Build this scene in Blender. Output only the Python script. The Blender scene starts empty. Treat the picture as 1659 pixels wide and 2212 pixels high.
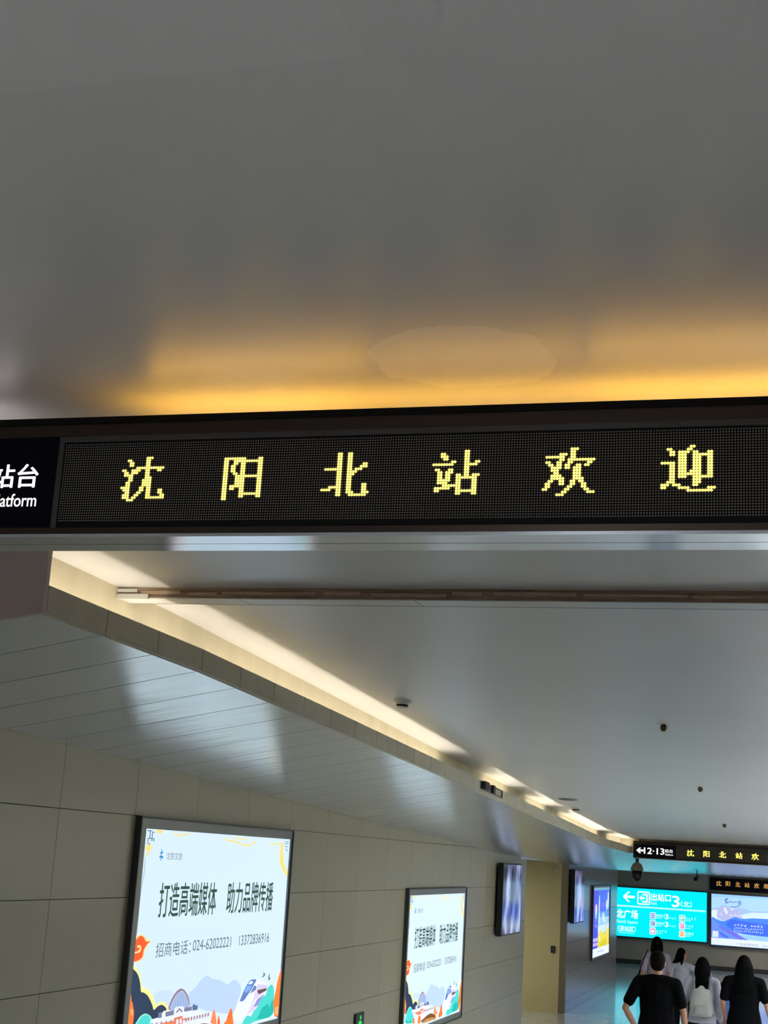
import bpy, bmesh, math, random
from mathutils import Vector, Matrix

random.seed(7)
scene = bpy.context.scene
COL = scene.collection

# ------------------------------------------------------------------ camera
IMG_W, IMG_H, FPX = 1659.0, 2212.0, 3078.07
PITCH, ROLL, YAW = 0.23441, 0.06036, 0.29298
CAM_H = 2.65
fw = Vector((-math.sin(YAW) * math.cos(PITCH), math.cos(YAW) * math.cos(PITCH), math.sin(PITCH)))
rt = Vector((math.cos(YAW), math.sin(YAW), 0.0))
up = rt.cross(fw)
r2 = math.cos(ROLL) * rt + math.sin(ROLL) * up
u2 = -math.sin(ROLL) * rt + math.cos(ROLL) * up
cam_data = bpy.data.cameras.new('camera')
cam = bpy.data.objects.new('camera', cam_data)
COL.objects.link(cam)
cam.matrix_world = Matrix(((r2.x, u2.x, -fw.x, 0.0), (r2.y, u2.y, -fw.y, 0.0),
                           (r2.z, u2.z, -fw.z, CAM_H), (0, 0, 0, 1)))
cam_data.sensor_fit = 'HORIZONTAL'
cam_data.sensor_width = 36.0
cam_data.lens = FPX / IMG_W * 36.0
cam_data.clip_start = 0.05
cam_data.clip_end = 200
scene.camera = cam

# ------------------------------------------------------------------ world / exposure
world = bpy.data.worlds.new('world')
scene.world = world
world.use_nodes = True
world.node_tree.nodes['Background'].inputs[0].default_value = (0.80, 0.86, 0.95, 1)
world.node_tree.nodes['Background'].inputs[1].default_value = 0.25
scene.view_settings.view_transform = 'Standard'
scene.view_settings.look = 'None'
scene.view_settings.exposure = 0.0
scene.view_settings.gamma = 1.0
scene.view_settings.use_curve_mapping = False
scene.cycles.max_bounces = 6
scene.cycles.use_light_tree = False
scene.cycles.adaptive_threshold = 0.03

COVE = 27.0         # radiance of the tubes hidden in the light coves
FILL_LAMP = 50.0         # radiance of the added fill lamps outside the picture
AMBER = 37.0        # radiance of the amber strip on top of the matrix sign


# ------------------------------------------------------------------ helpers
def lin(c):
    return tuple((v / 255.0) / 12.92 if v <= 10.3 else ((v / 255.0 + 0.055) / 1.055) ** 2.4 for v in c)


MATS = {}


def mat(name, rgb=(128, 128, 128), rough=0.6, metal=0.0, spec=0.5, noise=0.0, nscale=4.0, bump=0.0, bscale=30.0,
        rnd=0.0, stretch=None):
    if name in MATS:
        return MATS[name]
    m = bpy.data.materials.new(name)
    m.use_nodes = True
    nt = m.node_tree
    b = nt.nodes['Principled BSDF']
    col = lin(rgb)
    b.inputs['Base Color'].default_value = (*col, 1)
    b.inputs['Roughness'].default_value = rough
    b.inputs['Metallic'].default_value = metal
    b.inputs['Specular IOR Level'].default_value = spec
    if noise or bump or rnd:
        tc = nt.nodes.new('ShaderNodeNewGeometry')
        mp = nt.nodes.new('ShaderNodeMapping')
        nt.links.new(tc.outputs['Position'], mp.inputs['Vector'])
        if stretch:
            mp.inputs['Scale'].default_value = stretch
    if noise or rnd:
        n = nt.nodes.new('ShaderNodeTexNoise')
        n.inputs['Scale'].default_value = nscale
        n.inputs['Detail'].default_value = 6
        n.inputs['Roughness'].default_value = 0.6
        nt.links.new(mp.outputs[0], n.inputs['Vector'])
        mr = nt.nodes.new('ShaderNodeMapRange')
        mr.inputs['From Min'].default_value = 0.25
        mr.inputs['From Max'].default_value = 0.75
        mr.inputs['To Min'].default_value = 1 - noise
        mr.inputs['To Max'].default_value = 1 + noise
        nt.links.new(n.outputs['Fac'], mr.inputs['Value'])
        fac = mr.outputs[0]
        if rnd:
            oi = nt.nodes.new('ShaderNodeObjectInfo')
            m2 = nt.nodes.new('ShaderNodeMapRange')
            m2.inputs['To Min'].default_value = 1 - rnd
            m2.inputs['To Max'].default_value = 1 + rnd
            nt.links.new(oi.outputs['Random'], m2.inputs['Value'])
            mu = nt.nodes.new('ShaderNodeMath')
            mu.operation = 'MULTIPLY'
            nt.links.new(fac, mu.inputs[0])
            nt.links.new(m2.outputs[0], mu.inputs[1])
            fac = mu.outputs[0]
        vm = nt.nodes.new('ShaderNodeVectorMath')
        vm.operation = 'SCALE'
        vm.inputs[0].default_value = col
        nt.links.new(fac, vm.inputs['Scale'])
        nt.links.new(vm.outputs[0], b.inputs['Base Color'])
    if bump:
        n2 = nt.nodes.new('ShaderNodeTexNoise')
        n2.inputs['Scale'].default_value = bscale
        n2.inputs['Detail'].default_value = 4
        nt.links.new(mp.outputs[0], n2.inputs['Vector'])
        bp = nt.nodes.new('ShaderNodeBump')
        bp.inputs['Strength'].default_value = bump
        bp.inputs['Distance'].default_value = 0.02
        nt.links.new(n2.outputs['Fac'], bp.inputs['Height'])
        nt.links.new(bp.outputs[0], b.inputs['Normal'])
    MATS[name] = m
    return m


def glow(name, rgb, strength=1.0, raw=False, sample=False):
    if name in MATS:
        return MATS[name]
    m = bpy.data.materials.new(name)
    m.use_nodes = True
    nt = m.node_tree
    b = nt.nodes['Principled BSDF']
    col = rgb if raw else lin(rgb)
    b.inputs['Base Color'].default_value = (*[0.3 * c for c in col], 1) if not raw else (0.5, 0.5, 0.5, 1)
    b.inputs['Roughness'].default_value = 0.4
    b.inputs['Specular IOR Level'].default_value = 0.2
    b.inputs['Emission Color'].default_value = (*col, 1)
    b.inputs['Emission Strength'].default_value = strength
    m.cycles.emission_sampling = 'AUTO' if sample else 'NONE'
    MATS[name] = m
    return m


def link(name, me, parent=None, loc=None):
    o = bpy.data.objects.new(name, me)
    COL.objects.link(o)
    if parent is not None:
        o.parent = parent
    if loc is not None:
        o.location = loc
    return o


def empty(name, loc=(0, 0, 0), rz=0.0):
    o = bpy.data.objects.new(name, None)
    COL.objects.link(o)
    o.empty_display_size = 0.1
    o.location = loc
    o.rotation_euler = (0, 0, rz)
    return o


def tag(o, label, cat, group=None):
    o['label'] = label
    o['category'] = cat
    if group:
        o['group'] = group
    return o


def struct(o):
    o['kind'] = 'structure'
    return o


def copy_tree(o, parent=None):
    c = o.copy()
    COL.objects.link(c)
    if parent is not None:
        c.parent = parent
    for ch in list(o.children):
        copy_tree(ch, c)
    return c


def area_light(name, parent, loc, axis_u, normal, su, sv, radiance, color, spread=math.pi):
    """a rectangular lamp: su along axis_u, sv across it, shining along normal"""
    ld = bpy.data.lights.new(name, 'AREA')
    ld.shape = 'RECTANGLE'
    ld.size, ld.size_y = su, sv
    ld.energy = radiance * math.pi * su * sv
    ld.color = color
    ld.spread = spread
    o = bpy.data.objects.new(name, ld)
    COL.objects.link(o)
    u, n = Vector(axis_u).normalized(), Vector(normal)
    n = (n - u * n.dot(u)).normalized()
    v = (-n).cross(u)
    M = Matrix(((u.x, v.x, -n.x, 0), (u.y, v.y, -n.y, 0), (u.z, v.z, -n.z, 0), (0, 0, 0, 1)))
    o.matrix_world = Matrix.Translation(Vector(loc)) @ M
    if parent is not None:
        o.parent = parent
        o.matrix_parent_inverse = Matrix.Identity(4)
    return o


class MB:
    """collects faces of several shapes into one mesh"""

    def __init__(self):
        self.v, self.f, self.m, self.sm = [], [], [], []
        self.mats = []

    def mi(self, m):
        if m is None:
            return 0
        if m not in self.mats:
            self.mats.append(m)
        return self.mats.index(m)

    def raw(self, vs, fs, m=None, smooth=False):
        k = len(self.v)
        self.v += [tuple(p) for p in vs]
        i = self.mi(m)
        for f in fs:
            self.f.append(tuple(k + a for a in f))
            self.m.append(i)
            self.sm.append(smooth)
        return self

    def box(self, a, b, m=None, M=None):
        (x0, y0, z0), (x1, y1, z1) = a, b
        vs = [(x0, y0, z0), (x1, y0, z0), (x1, y1, z0), (x0, y1, z0), (x0, y0, z1), (x1, y0, z1), (x1, y1, z1), (x0, y1, z1)]
        if M is not None:
            vs = [M @ Vector(p) for p in vs]
        fs = [(0, 3, 2, 1), (4, 5, 6, 7), (0, 1, 5, 4), (1, 2, 6, 5), (2, 3, 7, 6), (3, 0, 4, 7)]
        return self.raw(vs, fs, m)

    def hexa(self, bottom4, top4, m=None):
        return self.raw(list(bottom4) + list(top4), [(0, 3, 2, 1), (4, 5, 6, 7), (0, 1, 5, 4), (1, 2, 6, 5), (2, 3, 7, 6), (3, 0, 4, 7)], m)

    def lathe(self, prof, n=16, M=None, m=None, smooth=True):
        """prof: list of (r, z), axis z"""
        vs, fs = [], []
        for r, z in prof:
            for i in range(n):
                a = 2 * math.pi * i / n
                p = Vector((r * math.cos(a), r * math.sin(a), z))
                vs.append(M @ p if M is not None else p)
        for j in range(len(prof) - 1):
            for i in range(n):
                fs.append((j * n + i, j * n + (i + 1) % n, (j + 1) * n + (i + 1) % n, (j + 1) * n + i))
        fs.append(tuple(reversed(range(n))))
        fs.append(tuple((len(prof) - 1) * n + i for i in range(n)))
        return self.raw(vs, fs, m, smooth)

    def tube(self, p, q, r, n=10, m=None, r1=None):
        p, q = Vector(p), Vector(q)
        d = q - p
        M = Matrix.Translation(p) @ d.to_track_quat('Z', 'Y').to_matrix().to_4x4()
        return self.lathe([(r, 0), (r if r1 is None else r1, d.length)], n, M, m)

    def build(self, name, m=None, parent=None, loc=None, bevel=0.0):
        me = self.mesh(name, m)
        o = link(name, me, parent, loc)
        if bevel:
            md = o.modifiers.new('bevel', 'BEVEL')
            md.width = bevel
            md.segments = 2
            md.limit_method = 'ANGLE'
        return o

    def mesh(self, name, m=None):
        me = bpy.data.meshes.new(name)
        me.from_pydata(self.v, [], self.f)
        ms = self.mats if self.mats else ([m] if m else [])
        for x in ms:
            me.materials.append(x)
        me.polygons.foreach_set('material_index', self.m)
        me.polygons.foreach_set('use_smooth', self.sm)
        me.update()
        return me


_tcache = {}


def glyphs(body, bold=0.0):
    """outline mesh (verts2d, faces) of a string in the built-in font, normalised to its own bounds"""
    key = (body, bold)
    if key in _tcache:
        return _tcache[key]
    cu = bpy.data.curves.new('lettering', 'FONT')
    cu.body = body
    cu.offset = bold
    cu.resolution_u = 4
    ob = bpy.data.objects.new('lettering', cu)
    COL.objects.link(ob)
    dg = bpy.context.evaluated_depsgraph_get()
    dg.update()
    me = bpy.data.meshes.new_from_object(ob.evaluated_get(dg))
    vs = [(v.co.x, v.co.y) for v in me.vertices]
    fs = [tuple(p.vertices) for p in me.polygons]
    bpy.data.objects.remove(ob)
    bpy.data.curves.remove(cu)
    bpy.data.meshes.remove(me)
    x0, x1 = min(v[0] for v in vs), max(v[0] for v in vs)
    y0, y1 = min(v[1] for v in vs), max(v[1] for v in vs)
    vs = [((x - x0) / (x1 - x0), (y - y0) / (y1 - y0)) for x, y in vs]
    _tcache[key] = (vs, fs)
    return vs, fs


class Print(MB):
    """flat print on a plane: points are (s, t) in metres along U (right) and V (up), layered along N"""

    def __init__(self, O, U, V, lift=0.0008):
        super().__init__()
        self.O, self.U, self.V = Vector(O), Vector(U), Vector(V)
        self.N = self.U.cross(self.V)
        self.lift = lift

    def P(self, s, t, layer):
        return self.O + self.U * s + self.V * t + self.N * (self.lift * layer)

    def poly(self, pts, m, layer=1):
        return self.raw([self.P(s, t, layer) for s, t in pts], [tuple(range(len(pts)))], m)

    def rect(self, s0, t0, s1, t1, m, layer=1):
        return self.poly([(s0, t0), (s1, t0), (s1, t1), (s0, t1)], m, layer)

    def rrect(self, s0, t0, s1, t1, r, m, layer=1):
        pts = []
        for cx, cy, a0 in ((s1 - r, t0 + r, -90), (s1 - r, t1 - r, 0), (s0 + r, t1 - r, 90), (s0 + r, t0 + r, 180)):
            for k in range(5):
                a = math.radians(a0 + k * 22.5)
                pts.append((cx + r * math.cos(a), cy + r * math.sin(a)))
        return self.poly(pts, m, layer)

    def disc(self, s, t, r, m, layer=1, n=14, sy=1.0):
        return self.poly([(s + r * math.cos(2 * math.pi * i / n), t + sy * r * math.sin(2 * math.pi * i / n)) for i in range(n)], m, layer)

    def text(self, body, s0, t0, s1, t1, m, layer=1, bold=0.0):
        """bold: stroke widening in parts of the letter height, made by overlaying shifted copies"""
        vs, fs = glyphs(body)
        h = t1 - t0
        d = bold * h
        for dx, dy in ([(0, 0)] if not d else [(-d, 0), (d, 0), (0, -d * 0.7), (0, d * 0.7)]):
            self.raw([self.P(s0 + (s1 - s0) * x + dx, t0 + h * y + dy, layer) for x, y in vs], fs, m)
        return self


def scribble(pr, n, s0, t0, s1, t1, m, layer=1):
    """small print too blurred to read: character-sized clusters of short strokes"""
    rg = random.Random(n * 31 + int(s0 * 1000))
    w = (s1 - s0) / n
    h = t1 - t0
    for i in range(n):
        a = s0 + i * w
        for _ in range(3):
            u, v = rg.uniform(0.05, 0.4), rg.uniform(0.0, 0.82)
            pr.rect(a + u * w, t0 + v * h, a + (u + rg.uniform(0.25, 0.5)) * w, t0 + (v + 0.17) * h, m, layer)
        for _ in range(2):
            u, v = rg.uniform(0.1, 0.75), rg.uniform(0.0, 0.5)
            pr.rect(a + u * w, t0 + v * h, a + (u + 0.14) * w, t0 + (v + rg.uniform(0.3, 0.5)) * h, m, layer)


def chaikin(pts, it=2):
    """rounds the corners of a drawn outline"""
    for _ in range(it):
        out = []
        for p, q in zip(pts, pts[1:] + pts[:1]):
            out += [(0.8 * p[0] + 0.2 * q[0], 0.8 * p[1] + 0.2 * q[1]), (0.2 * p[0] + 0.8 * q[0], 0.2 * p[1] + 0.8 * q[1])]
        pts = out
    return pts


# ------------------------------------------------------------------ the shape of the passage
XW = -4.235            # left wall face
XF = -2.867            # left fascia face
XB = -3.05             # back of the left light cove
XC = -1.0              # centre line of the raised ceiling
XFR, XBR, XWR = 2 * XC - XF, 2 * XC - XB, 2 * XC - XW
Y_BULK, Y_WEND, Y_RET, Y_FASC, Y_CORNER, Y_FAR = 4.97, 23.05, 27.2, 25.4, 34.9, 42.8


def interp(y, tab):
    if y <= tab[0][0]:
        return tab[0][1] + (y - tab[0][0]) * (tab[1][1] - tab[0][1]) / (tab[1][0] - tab[0][0])
    for (a, za), (b, zb) in zip(tab, tab[1:]):
        if y <= b:
            return za + (y - a) * (zb - za) / (b - a)
    return tab[-1][1]


def fb(y):   # bottom of the fascia / inner edge of the soffit
    return interp(y, [(4.97, 3.496), (6.5, 3.477), (7.5, 3.443), (11.5, 3.306), (16.75, 3.122), (21.7, 2.956), (25.4, 2.90)])


def wt(y):   # where the soffit meets the left wall
    return interp(y, [(4.97, 3.236), (7.0, 3.196), (11.0, 3.062), (16.1, 2.899), (20.7, 2.742), (26.9, 2.642), (34.7, 2.585), (42.8, 2.565)])


def cz(y):   # raised ceiling
    g = interp(y, [(5.0, 0.297), (7.5, 0.285), (12, 0.262), (18.0, 0.236), (25.4, 0.236)])
    if y < 5.0:
        g = 0.297
    return fb(y) + g


def farz(y):  # flat soffit beyond the raised ceiling
    return interp(y, [(25.4, 2.90), (42.8, 2.575)])


def floorz(y):
    return 0.0 if y > 14 else (14 - y) * 0.071

# ------------------------------------------------------------------ materials of the setting
M_ceil = mat('ceiling_paint', (210, 210, 210), rough=0.33, spec=0.7, noise=0.03, nscale=1.2, bump=0.03, bscale=180)
M_soff = mat('soffit_metal', (228, 233, 234), rough=0.23, metal=0.78, spec=0.5, noise=0.06, nscale=3.0, bump=0.22, bscale=2.4, rnd=0.03,
             stretch=(0.5, 3.0, 1.0))
M_soffgap = mat('soffit_gap', (30, 30, 28), rough=0.9)
M_fasc = mat('fascia_stone', (186, 181, 166), rough=0.55, noise=0.08, nscale=6, rnd=0.06)
M_cove = mat('cove_plaster', (205, 196, 168), rough=0.7, noise=0.10, nscale=5, stretch=(1, 1, 0.3))
M_wall = mat('wall_panel', (160, 153, 133), rough=0.33, noise=0.03, nscale=2.0, rnd=0.025, bump=0.02, bscale=1.5)
M_wallgap = mat('wall_joint', (62, 58, 50), rough=0.9)
M_stone = mat('polished_stone', (120, 116, 118), rough=0.20, noise=0.14, nscale=3.5, rnd=0.03)
M_return = mat('return_plaster', (176, 164, 122), rough=0.6, noise=0.03)
M_chamf = mat('corner_strip', (130, 118, 92), rough=0.6)
M_farwall = mat('far_wall_paint', (168, 160, 144), rough=0.55, noise=0.03)
M_bulk = mat('bulkhead_paint', (196, 178, 174), rough=0.6, noise=0.05, nscale=2)
M_floor = mat('floor_granite', (170, 176, 178), rough=0.11, noise=0.06, nscale=9, rnd=0.04)
M_ramp = mat('ramp_terrazzo', (214, 214, 214), rough=0.3, noise=0.05, nscale=20)
M_floorgap = mat('floor_joint', (70, 72, 72), rough=0.8)
M_slot = mat('slot_dirt', (150, 130, 112), rough=0.95, noise=0.55, nscale=5, stretch=(1.2, 6, 26), bump=0.6, bscale=14)
M_slot2 = mat('slot_plaster', (176, 152, 132), rough=0.95, noise=0.35, nscale=6, stretch=(1.5, 6, 22))
M_rail = mat('rail_paint', (205, 206, 204), rough=0.35, noise=0.04, nscale=6)
M_tube = glow('cove_tube', (1.0, 0.86, 0.66), 4.0, raw=True)
M_tubeoff = mat('dead_tube', (200, 200, 195), rough=0.4)


def ceiling_patches(m):
    """two repainted patches that are a little lighter than the old paint"""
    nt = m.node_tree
    b = nt.nodes['Principled BSDF']
    src = b.inputs['Base Color'].links[0].from_socket
    geo = nt.nodes.new('ShaderNodeNewGeometry')
    nz = nt.nodes.new('ShaderNodeTexNoise')
    nz.inputs['Scale'].default_value = 9.0
    nz.inputs['Detail'].default_value = 3
    nt.links.new(geo.outputs['Position'], nz.inputs['Vector'])
    sx = nt.nodes.new('ShaderNodeSeparateXYZ')
    nt.links.new(geo.outputs['Position'], sx.inputs[0])

    def math_(op, a, b_=None, v=None):
        n = nt.nodes.new('ShaderNodeMath')
        n.operation = op
        for i, q in enumerate((a, b_)):
            if q is None:
                continue
            if isinstance(q, (int, float)):
                n.inputs[i].default_value = q
            else:
                nt.links.new(q, n.inputs[i])
        return n.outputs[0]
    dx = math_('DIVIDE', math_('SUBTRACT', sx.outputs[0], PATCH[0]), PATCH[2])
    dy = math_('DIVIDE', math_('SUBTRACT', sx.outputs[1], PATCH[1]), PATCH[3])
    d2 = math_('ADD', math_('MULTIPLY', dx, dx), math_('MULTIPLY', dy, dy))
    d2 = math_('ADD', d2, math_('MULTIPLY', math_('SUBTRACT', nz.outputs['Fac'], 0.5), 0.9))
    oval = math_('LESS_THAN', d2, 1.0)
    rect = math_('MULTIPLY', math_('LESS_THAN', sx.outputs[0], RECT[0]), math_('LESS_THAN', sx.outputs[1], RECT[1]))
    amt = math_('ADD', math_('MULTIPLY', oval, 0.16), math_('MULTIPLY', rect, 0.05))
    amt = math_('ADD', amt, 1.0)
    vm = nt.nodes.new('ShaderNodeVectorMath')
    vm.operation = 'SCALE'
    nt.links.new(src, vm.inputs[0])
    nt.links.new(amt, vm.inputs['Scale'])
    nt.links.new(vm.outputs[0], b.inputs['Base Color'])


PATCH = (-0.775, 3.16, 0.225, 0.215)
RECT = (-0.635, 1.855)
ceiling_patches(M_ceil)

# ------------------------------------------------------------------ ceiling


def sheet(ys, xa, xb, zf, up_=0.14):
    """a slab that follows the slope of the passage, lower face at zf(y)"""
    mb = MB()
    for a, b in zip(ys, ys[1:]):
        za, zb = zf(a), zf(b)
        mb.hexa([(xa, a, za), (xb, a, za), (xb, b, zb), (xa, b, zb)],
                [(xa, a, za + up_), (xb, a, za + up_), (xb, b, zb + up_), (xa, b, zb + up_)])
    return mb


mb = sheet([-5, 0, 2, 4, 4.97], XW - 0.1, XWR + 0.1, cz)
ys = [4.97, 5.5, 6.5, 7, 7.5, 9, 11.5, 14, 16.75, 19, 21.7, 23.5, Y_FASC + 0.05]
mb2 = sheet(ys, XB - 0.05, XBR + 0.05, cz)
mb.raw(mb2.v, mb2.f)
ceiling = struct(mb.build('ceiling', M_ceil))

# the shutter track across the ceiling: dirty front edge, painted rails on its underside
Y_T0, Y_T1 = 5.915, 6.06
zt0 = cz(Y_T0)
zt1 = zt0 - 0.052
track = struct(MB().box((XB, Y_T0, zt1 + 0.004), (XBR, Y_T1, zt0 + 0.02)).build('trim_1', M_slot))
for a, b in ((XB + 0.002, -2.44), (-2.436, -1.62), (-1.615, XBR - 0.002)):
    MB().box((a, Y_T0 - 0.002, zt1), (b, Y_T1 - 0.012, zt1 + 0.004)).build('rail', M_rail, track)
MB().box((XB, Y_T1 - 0.010, zt1 + 0.001), (XBR, Y_T1 + 0.003, zt1 + 0.010)).build('dark_edge_line', M_wallgap, track)  # dark strip along the back lower edge of the track
# pale track end, with the cove's light put into its colour, and the broken plaster along the front
MB().box((XB + 0.002, Y_T0 - 0.012, zt1 - 0.004), (XB + 0.16, Y_T0 - 0.001, zt1 + 0.020)).build('cove_lit_end', M_rail, track)
MB().box((XB + 0.002, Y_T0 - 0.008, zt1 + 0.028), (XB + 0.10, Y_T0 - 0.001, zt1 + 0.044)).build('cove_lit_end', M_rail, track)
random.seed(3)
xx = XB + 0.12
while xx < XBR - 0.05:
    L = random.uniform(0.12, 0.45)
    z_ = zt1 + random.uniform(0.016, 0.024)
    MB().box((xx, Y_T0 - random.uniform(0.003, 0.009), z_), (min(xx + L, XBR), Y_T0 - 0.0005, z_ + random.uniform(0.010, 0.018))).build('broken_edge', M_slot2, track)
    xx += L + random.uniform(0.01, 0.06)

# ------------------------------------------------------------------ soffits, fascias and light coves
PITCHY = 0.521
JY = [Y_BULK + PITCHY * k for k in range(0, 40) if Y_BULK + PITCHY * k < Y_FASC - 0.2] + [Y_FASC]


def side_soffit(xw, xf, xb, name_s, name_f, name_c, left):
    sg = 1 if left else -1       # direction from wall to corridor centre
    back = MB()
    for a, b in zip(JY, JY[1:]):
        back.hexa([(xw, a, wt(a) + 0.012), (xf - sg * 0.024, a, fb(a) + 0.012), (xf - sg * 0.024, b, fb(b) + 0.012), (xw, b, wt(b) + 0.012)],
                  [(xw, a, wt(a) + 0.03), (xf - sg * 0.024, a, fb(a) + 0.03), (xf - sg * 0.024, b, fb(b) + 0.03), (xw, b, wt(b) + 0.03)])
    s = struct(back.build(name_s, M_soffgap))
    for a, b in zip(JY, JY[1:]):
        g = 0.0045
        A, B = a + g, b - g
        MB().hexa([(xw + sg * 0.004, A, wt(A)), (xf - sg * 0.003, A, fb(A)), (xf - sg * 0.003, B, fb(B)), (xw + sg * 0.004, B, wt(B))],
                  [(xw + sg * 0.004, A, wt(A) + 0.011), (xf - sg * 0.003, A, fb(A) + 0.011), (xf - sg * 0.003, B, fb(B) + 0.011), (xw + sg * 0.004, B, wt(B) + 0.011)]
                  ).build('soffit_board', M_soff, s)
    # fascia lip
    bk = MB()
    for a, b in zip(JY, JY[1:]):
        x0, x1 = sorted((xf - sg * 0.022, xf - sg * 0.012))
        bk.hexa([(x0, a, fb(a)), (x1, a, fb(a)), (x1, b, fb(b)), (x0, b, fb(b))],
                [(x0, a, fb(a) + 0.103), (x1, a, fb(a) + 0.103), (x1, b, fb(b) + 0.103), (x0, b, fb(b) + 0.103)])
    f_ = struct(bk.build(name_f, M_wallgap))
    for a, b in zip(JY, JY[1:]):
        x0, x1 = sorted((xf - sg * 0.012, xf))
        A, B = a + 0.0045, b - 0.0045
        MB().hexa([(x0, A, fb(A) - 0.001), (x1, A, fb(A) - 0.001), (x1, B, fb(B) - 0.001), (x0, B, fb(B) - 0.001)],
                  [(x0, A, fb(A) + 0.107), (x1, A, fb(A) + 0.107), (x1, B, fb(B) + 0.107), (x0, B, fb(B) + 0.107)]).build('fascia_panel', M_fasc, f_)
    # cove back and trough
    c = MB()
    for a, b in zip(JY, JY[1:]):
        x0, x1 = sorted((xb - sg * 0.04, xb))
        c.hexa([(x0, a, fb(a) - 0.03), (x1, a, fb(a) - 0.03), (x1, b, fb(b) - 0.03), (x0, b, fb(b) - 0.03)],
               [(x0, a, cz(a) + 0.05), (x1, a, cz(a) + 0.05), (x1, b, cz(b) + 0.05), (x0, b, cz(b) + 0.05)])
        x0, x1 = sorted((xb, xf - sg * 0.013))
        c.hexa([(x0, a, fb(a) - 0.005), (x1, a, fb(a) - 0.005), (x1, b, fb(b) - 0.005), (x0, b, fb(b) - 0.005)],
               [(x0, a, fb(a) + 0.012), (x1, a, fb(a) + 0.012), (x1, b, fb(b) + 0.012), (x0, b, fb(b) + 0.012)])
    cv = struct(c.build(name_c, M_cove))
    # light tubes lying in the trough, some of them dead; one lamp for each run of lit tubes
    y = Y_BULK + 0.05
    xt = xf - sg * 0.062
    runs, cur = [], None
    dead = ((12.5, 13.8), (15.5, 16.6), (17.6, 18.6), (22.4, 23.7)) if left else ()
    while y + 0.55 < Y_FASC:
        L = 0.58
        lit = not any(lo < y + L / 2 < hi for lo, hi in dead)
        MB().tube((xt, y, fb(y) + 0.024), (xt, y + L, fb(y + L) + 0.024), 0.010, 8).build('light_tube', M_tube if lit else M_tubeoff, cv)
        if lit and cur and cur[1] - cur[0] < 1.1:
            cur[1] = y + L
        elif lit:
            cur = [y, y + L]
            runs.append(cur)
        else:
            cur = None
        y += 0.60
    for a, b in runs:
        pa, pb = Vector((xt, a, fb(a) + 0.036)), Vector((xt, b, fb(b) + 0.036))
        area_light('cove_lamp', cv, (pa + pb) / 2, pb - pa, (-sg * 0.35, 0, 1), (pb - pa).length, 0.022, COVE, (1.0, 0.89, 0.72))
    return s, f_, cv


side_soffit(XW, XF, XB, 'trim_2', 'trim_3', 'trim_4', True)
side_soffit(XWR, XFR, XBR, 'trim_5', 'trim_6', 'trim_7', False)

# bulkheads closing the near ends of the soffits
for nm, xa, xb_, za, zb in (('trim_8', XW, XF, wt(Y_BULK), fb(Y_BULK)), ('trim_9', XFR, XWR, fb(Y_BULK), wt(Y_BULK))):
    zt = cz(Y_BULK) + 0.02
    struct(MB().hexa([(xa, Y_BULK - 0.03, za - 0.004), (xb_, Y_BULK - 0.03, zb - 0.004), (xb_, Y_BULK, zb - 0.004), (xa, Y_BULK, za - 0.004)],
                     [(xa, Y_BULK - 0.03, zt), (xb_, Y_BULK - 0.03, zt), (xb_, Y_BULK, zt), (xa, Y_BULK, zt)]).build(nm, M_bulk))
# the fascia at the far end of the raised ceiling
zf = fb(Y_FASC)
endf = struct(MB().box((XF - 0.2, Y_FASC, zf), (XFR + 0.2, Y_FASC + 0.05, cz(Y_FASC) + 0.1)).build('trim_10', M_cove))

# flat soffit beyond, up to the far wall
mb = MB()
ysf = [Y_FASC + 0.05, 27.2, 30, 34.9, 38, Y_FAR + 0.05]
for a, b in zip(ysf, ysf[1:]):
    for xa, xb_, fa, fb_ in ((XW, XF, wt, farz), (XF, XFR, farz, farz), (XFR, XWR, farz, wt)):
        mb.hexa([(xa, a, fa(a)), (xb_, a, fb_(a)), (xb_, b, fb_(b)), (xa, b, fa(b))],
                [(xa, a, 3.0), (xb_, a, 3.0), (xb_, b, 3.0), (xa, b, 3.0)])
    if a >= 34.8:
        mb.hexa([(-9, a, wt(a)), (XW, a, wt(a)), (XW, b, wt(b)), (-9, b, wt(b))], [(-9, a, 3.0), (XW, a, 3.0), (XW, b, 3.0), (-9, b, 3.0)])
mb.box((-9, Y_WEND - 0.5, 2.68), (XW + 0.002, Y_RET + 0.1, 3.0))
struct(mb.build('trim_11', M_soff))

# ------------------------------------------------------------------ walls
COLS = [7.76 + 1.021 * k for k in range(-3, 15)] + [Y_WEND]
ROWS = [0.0, 0.172, 0.697, 1.2205, 1.745, 2.270, 2.7945, 3.28]
wall_left = struct(MB().box((XW - 0.20, -5, -0.1), (XW - 0.012, Y_WEND, 3.75)).build('wall_left', M_wallgap))
for a, b in zip(COLS, COLS[1:]):
    for c, d in zip(ROWS, ROWS[1:]):
        g = 0.0022
        MB().box((XW - 0.012, a + g, c + g), (XW, b - g, d - g)).build('wall_panel', M_wall, wall_left)
MB().box((XW - 0.012, -5, 0), (XW, COLS[0], 3.7)).build('wall_panel', M_wall, wall_left)
struct(MB().box((XWR, -5, -0.1), (XWR + 0.2, Y_FAR + 0.3, 3.75)).build('wall_right', M_wall))

# the return of the side passage, lit warm, with a darker corner strip
wr = struct(MB().box((-9, Y_RET, 0), (-4.335, Y_RET + 0.2, 2.75)).build('wall_return', M_return))
MB().hexa([(-4.335, Y_RET, 0), (XW, Y_RET + 0.10, 0), (XW, Y_RET + 0.2, 0), (-4.335, Y_RET + 0.2, 0)],
          [(-4.335, Y_RET, 2.75), (XW, Y_RET + 0.10, 2.75), (XW, Y_RET + 0.2, 2.75), (-4.335, Y_RET + 0.2, 2.75)]).build('corner_strip', M_chamf, wr)
struct(MB().box((-9, Y_WEND, -0.1), (-8.9, Y_RET, 3)).build('wall_side_passage', M_return))

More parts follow.
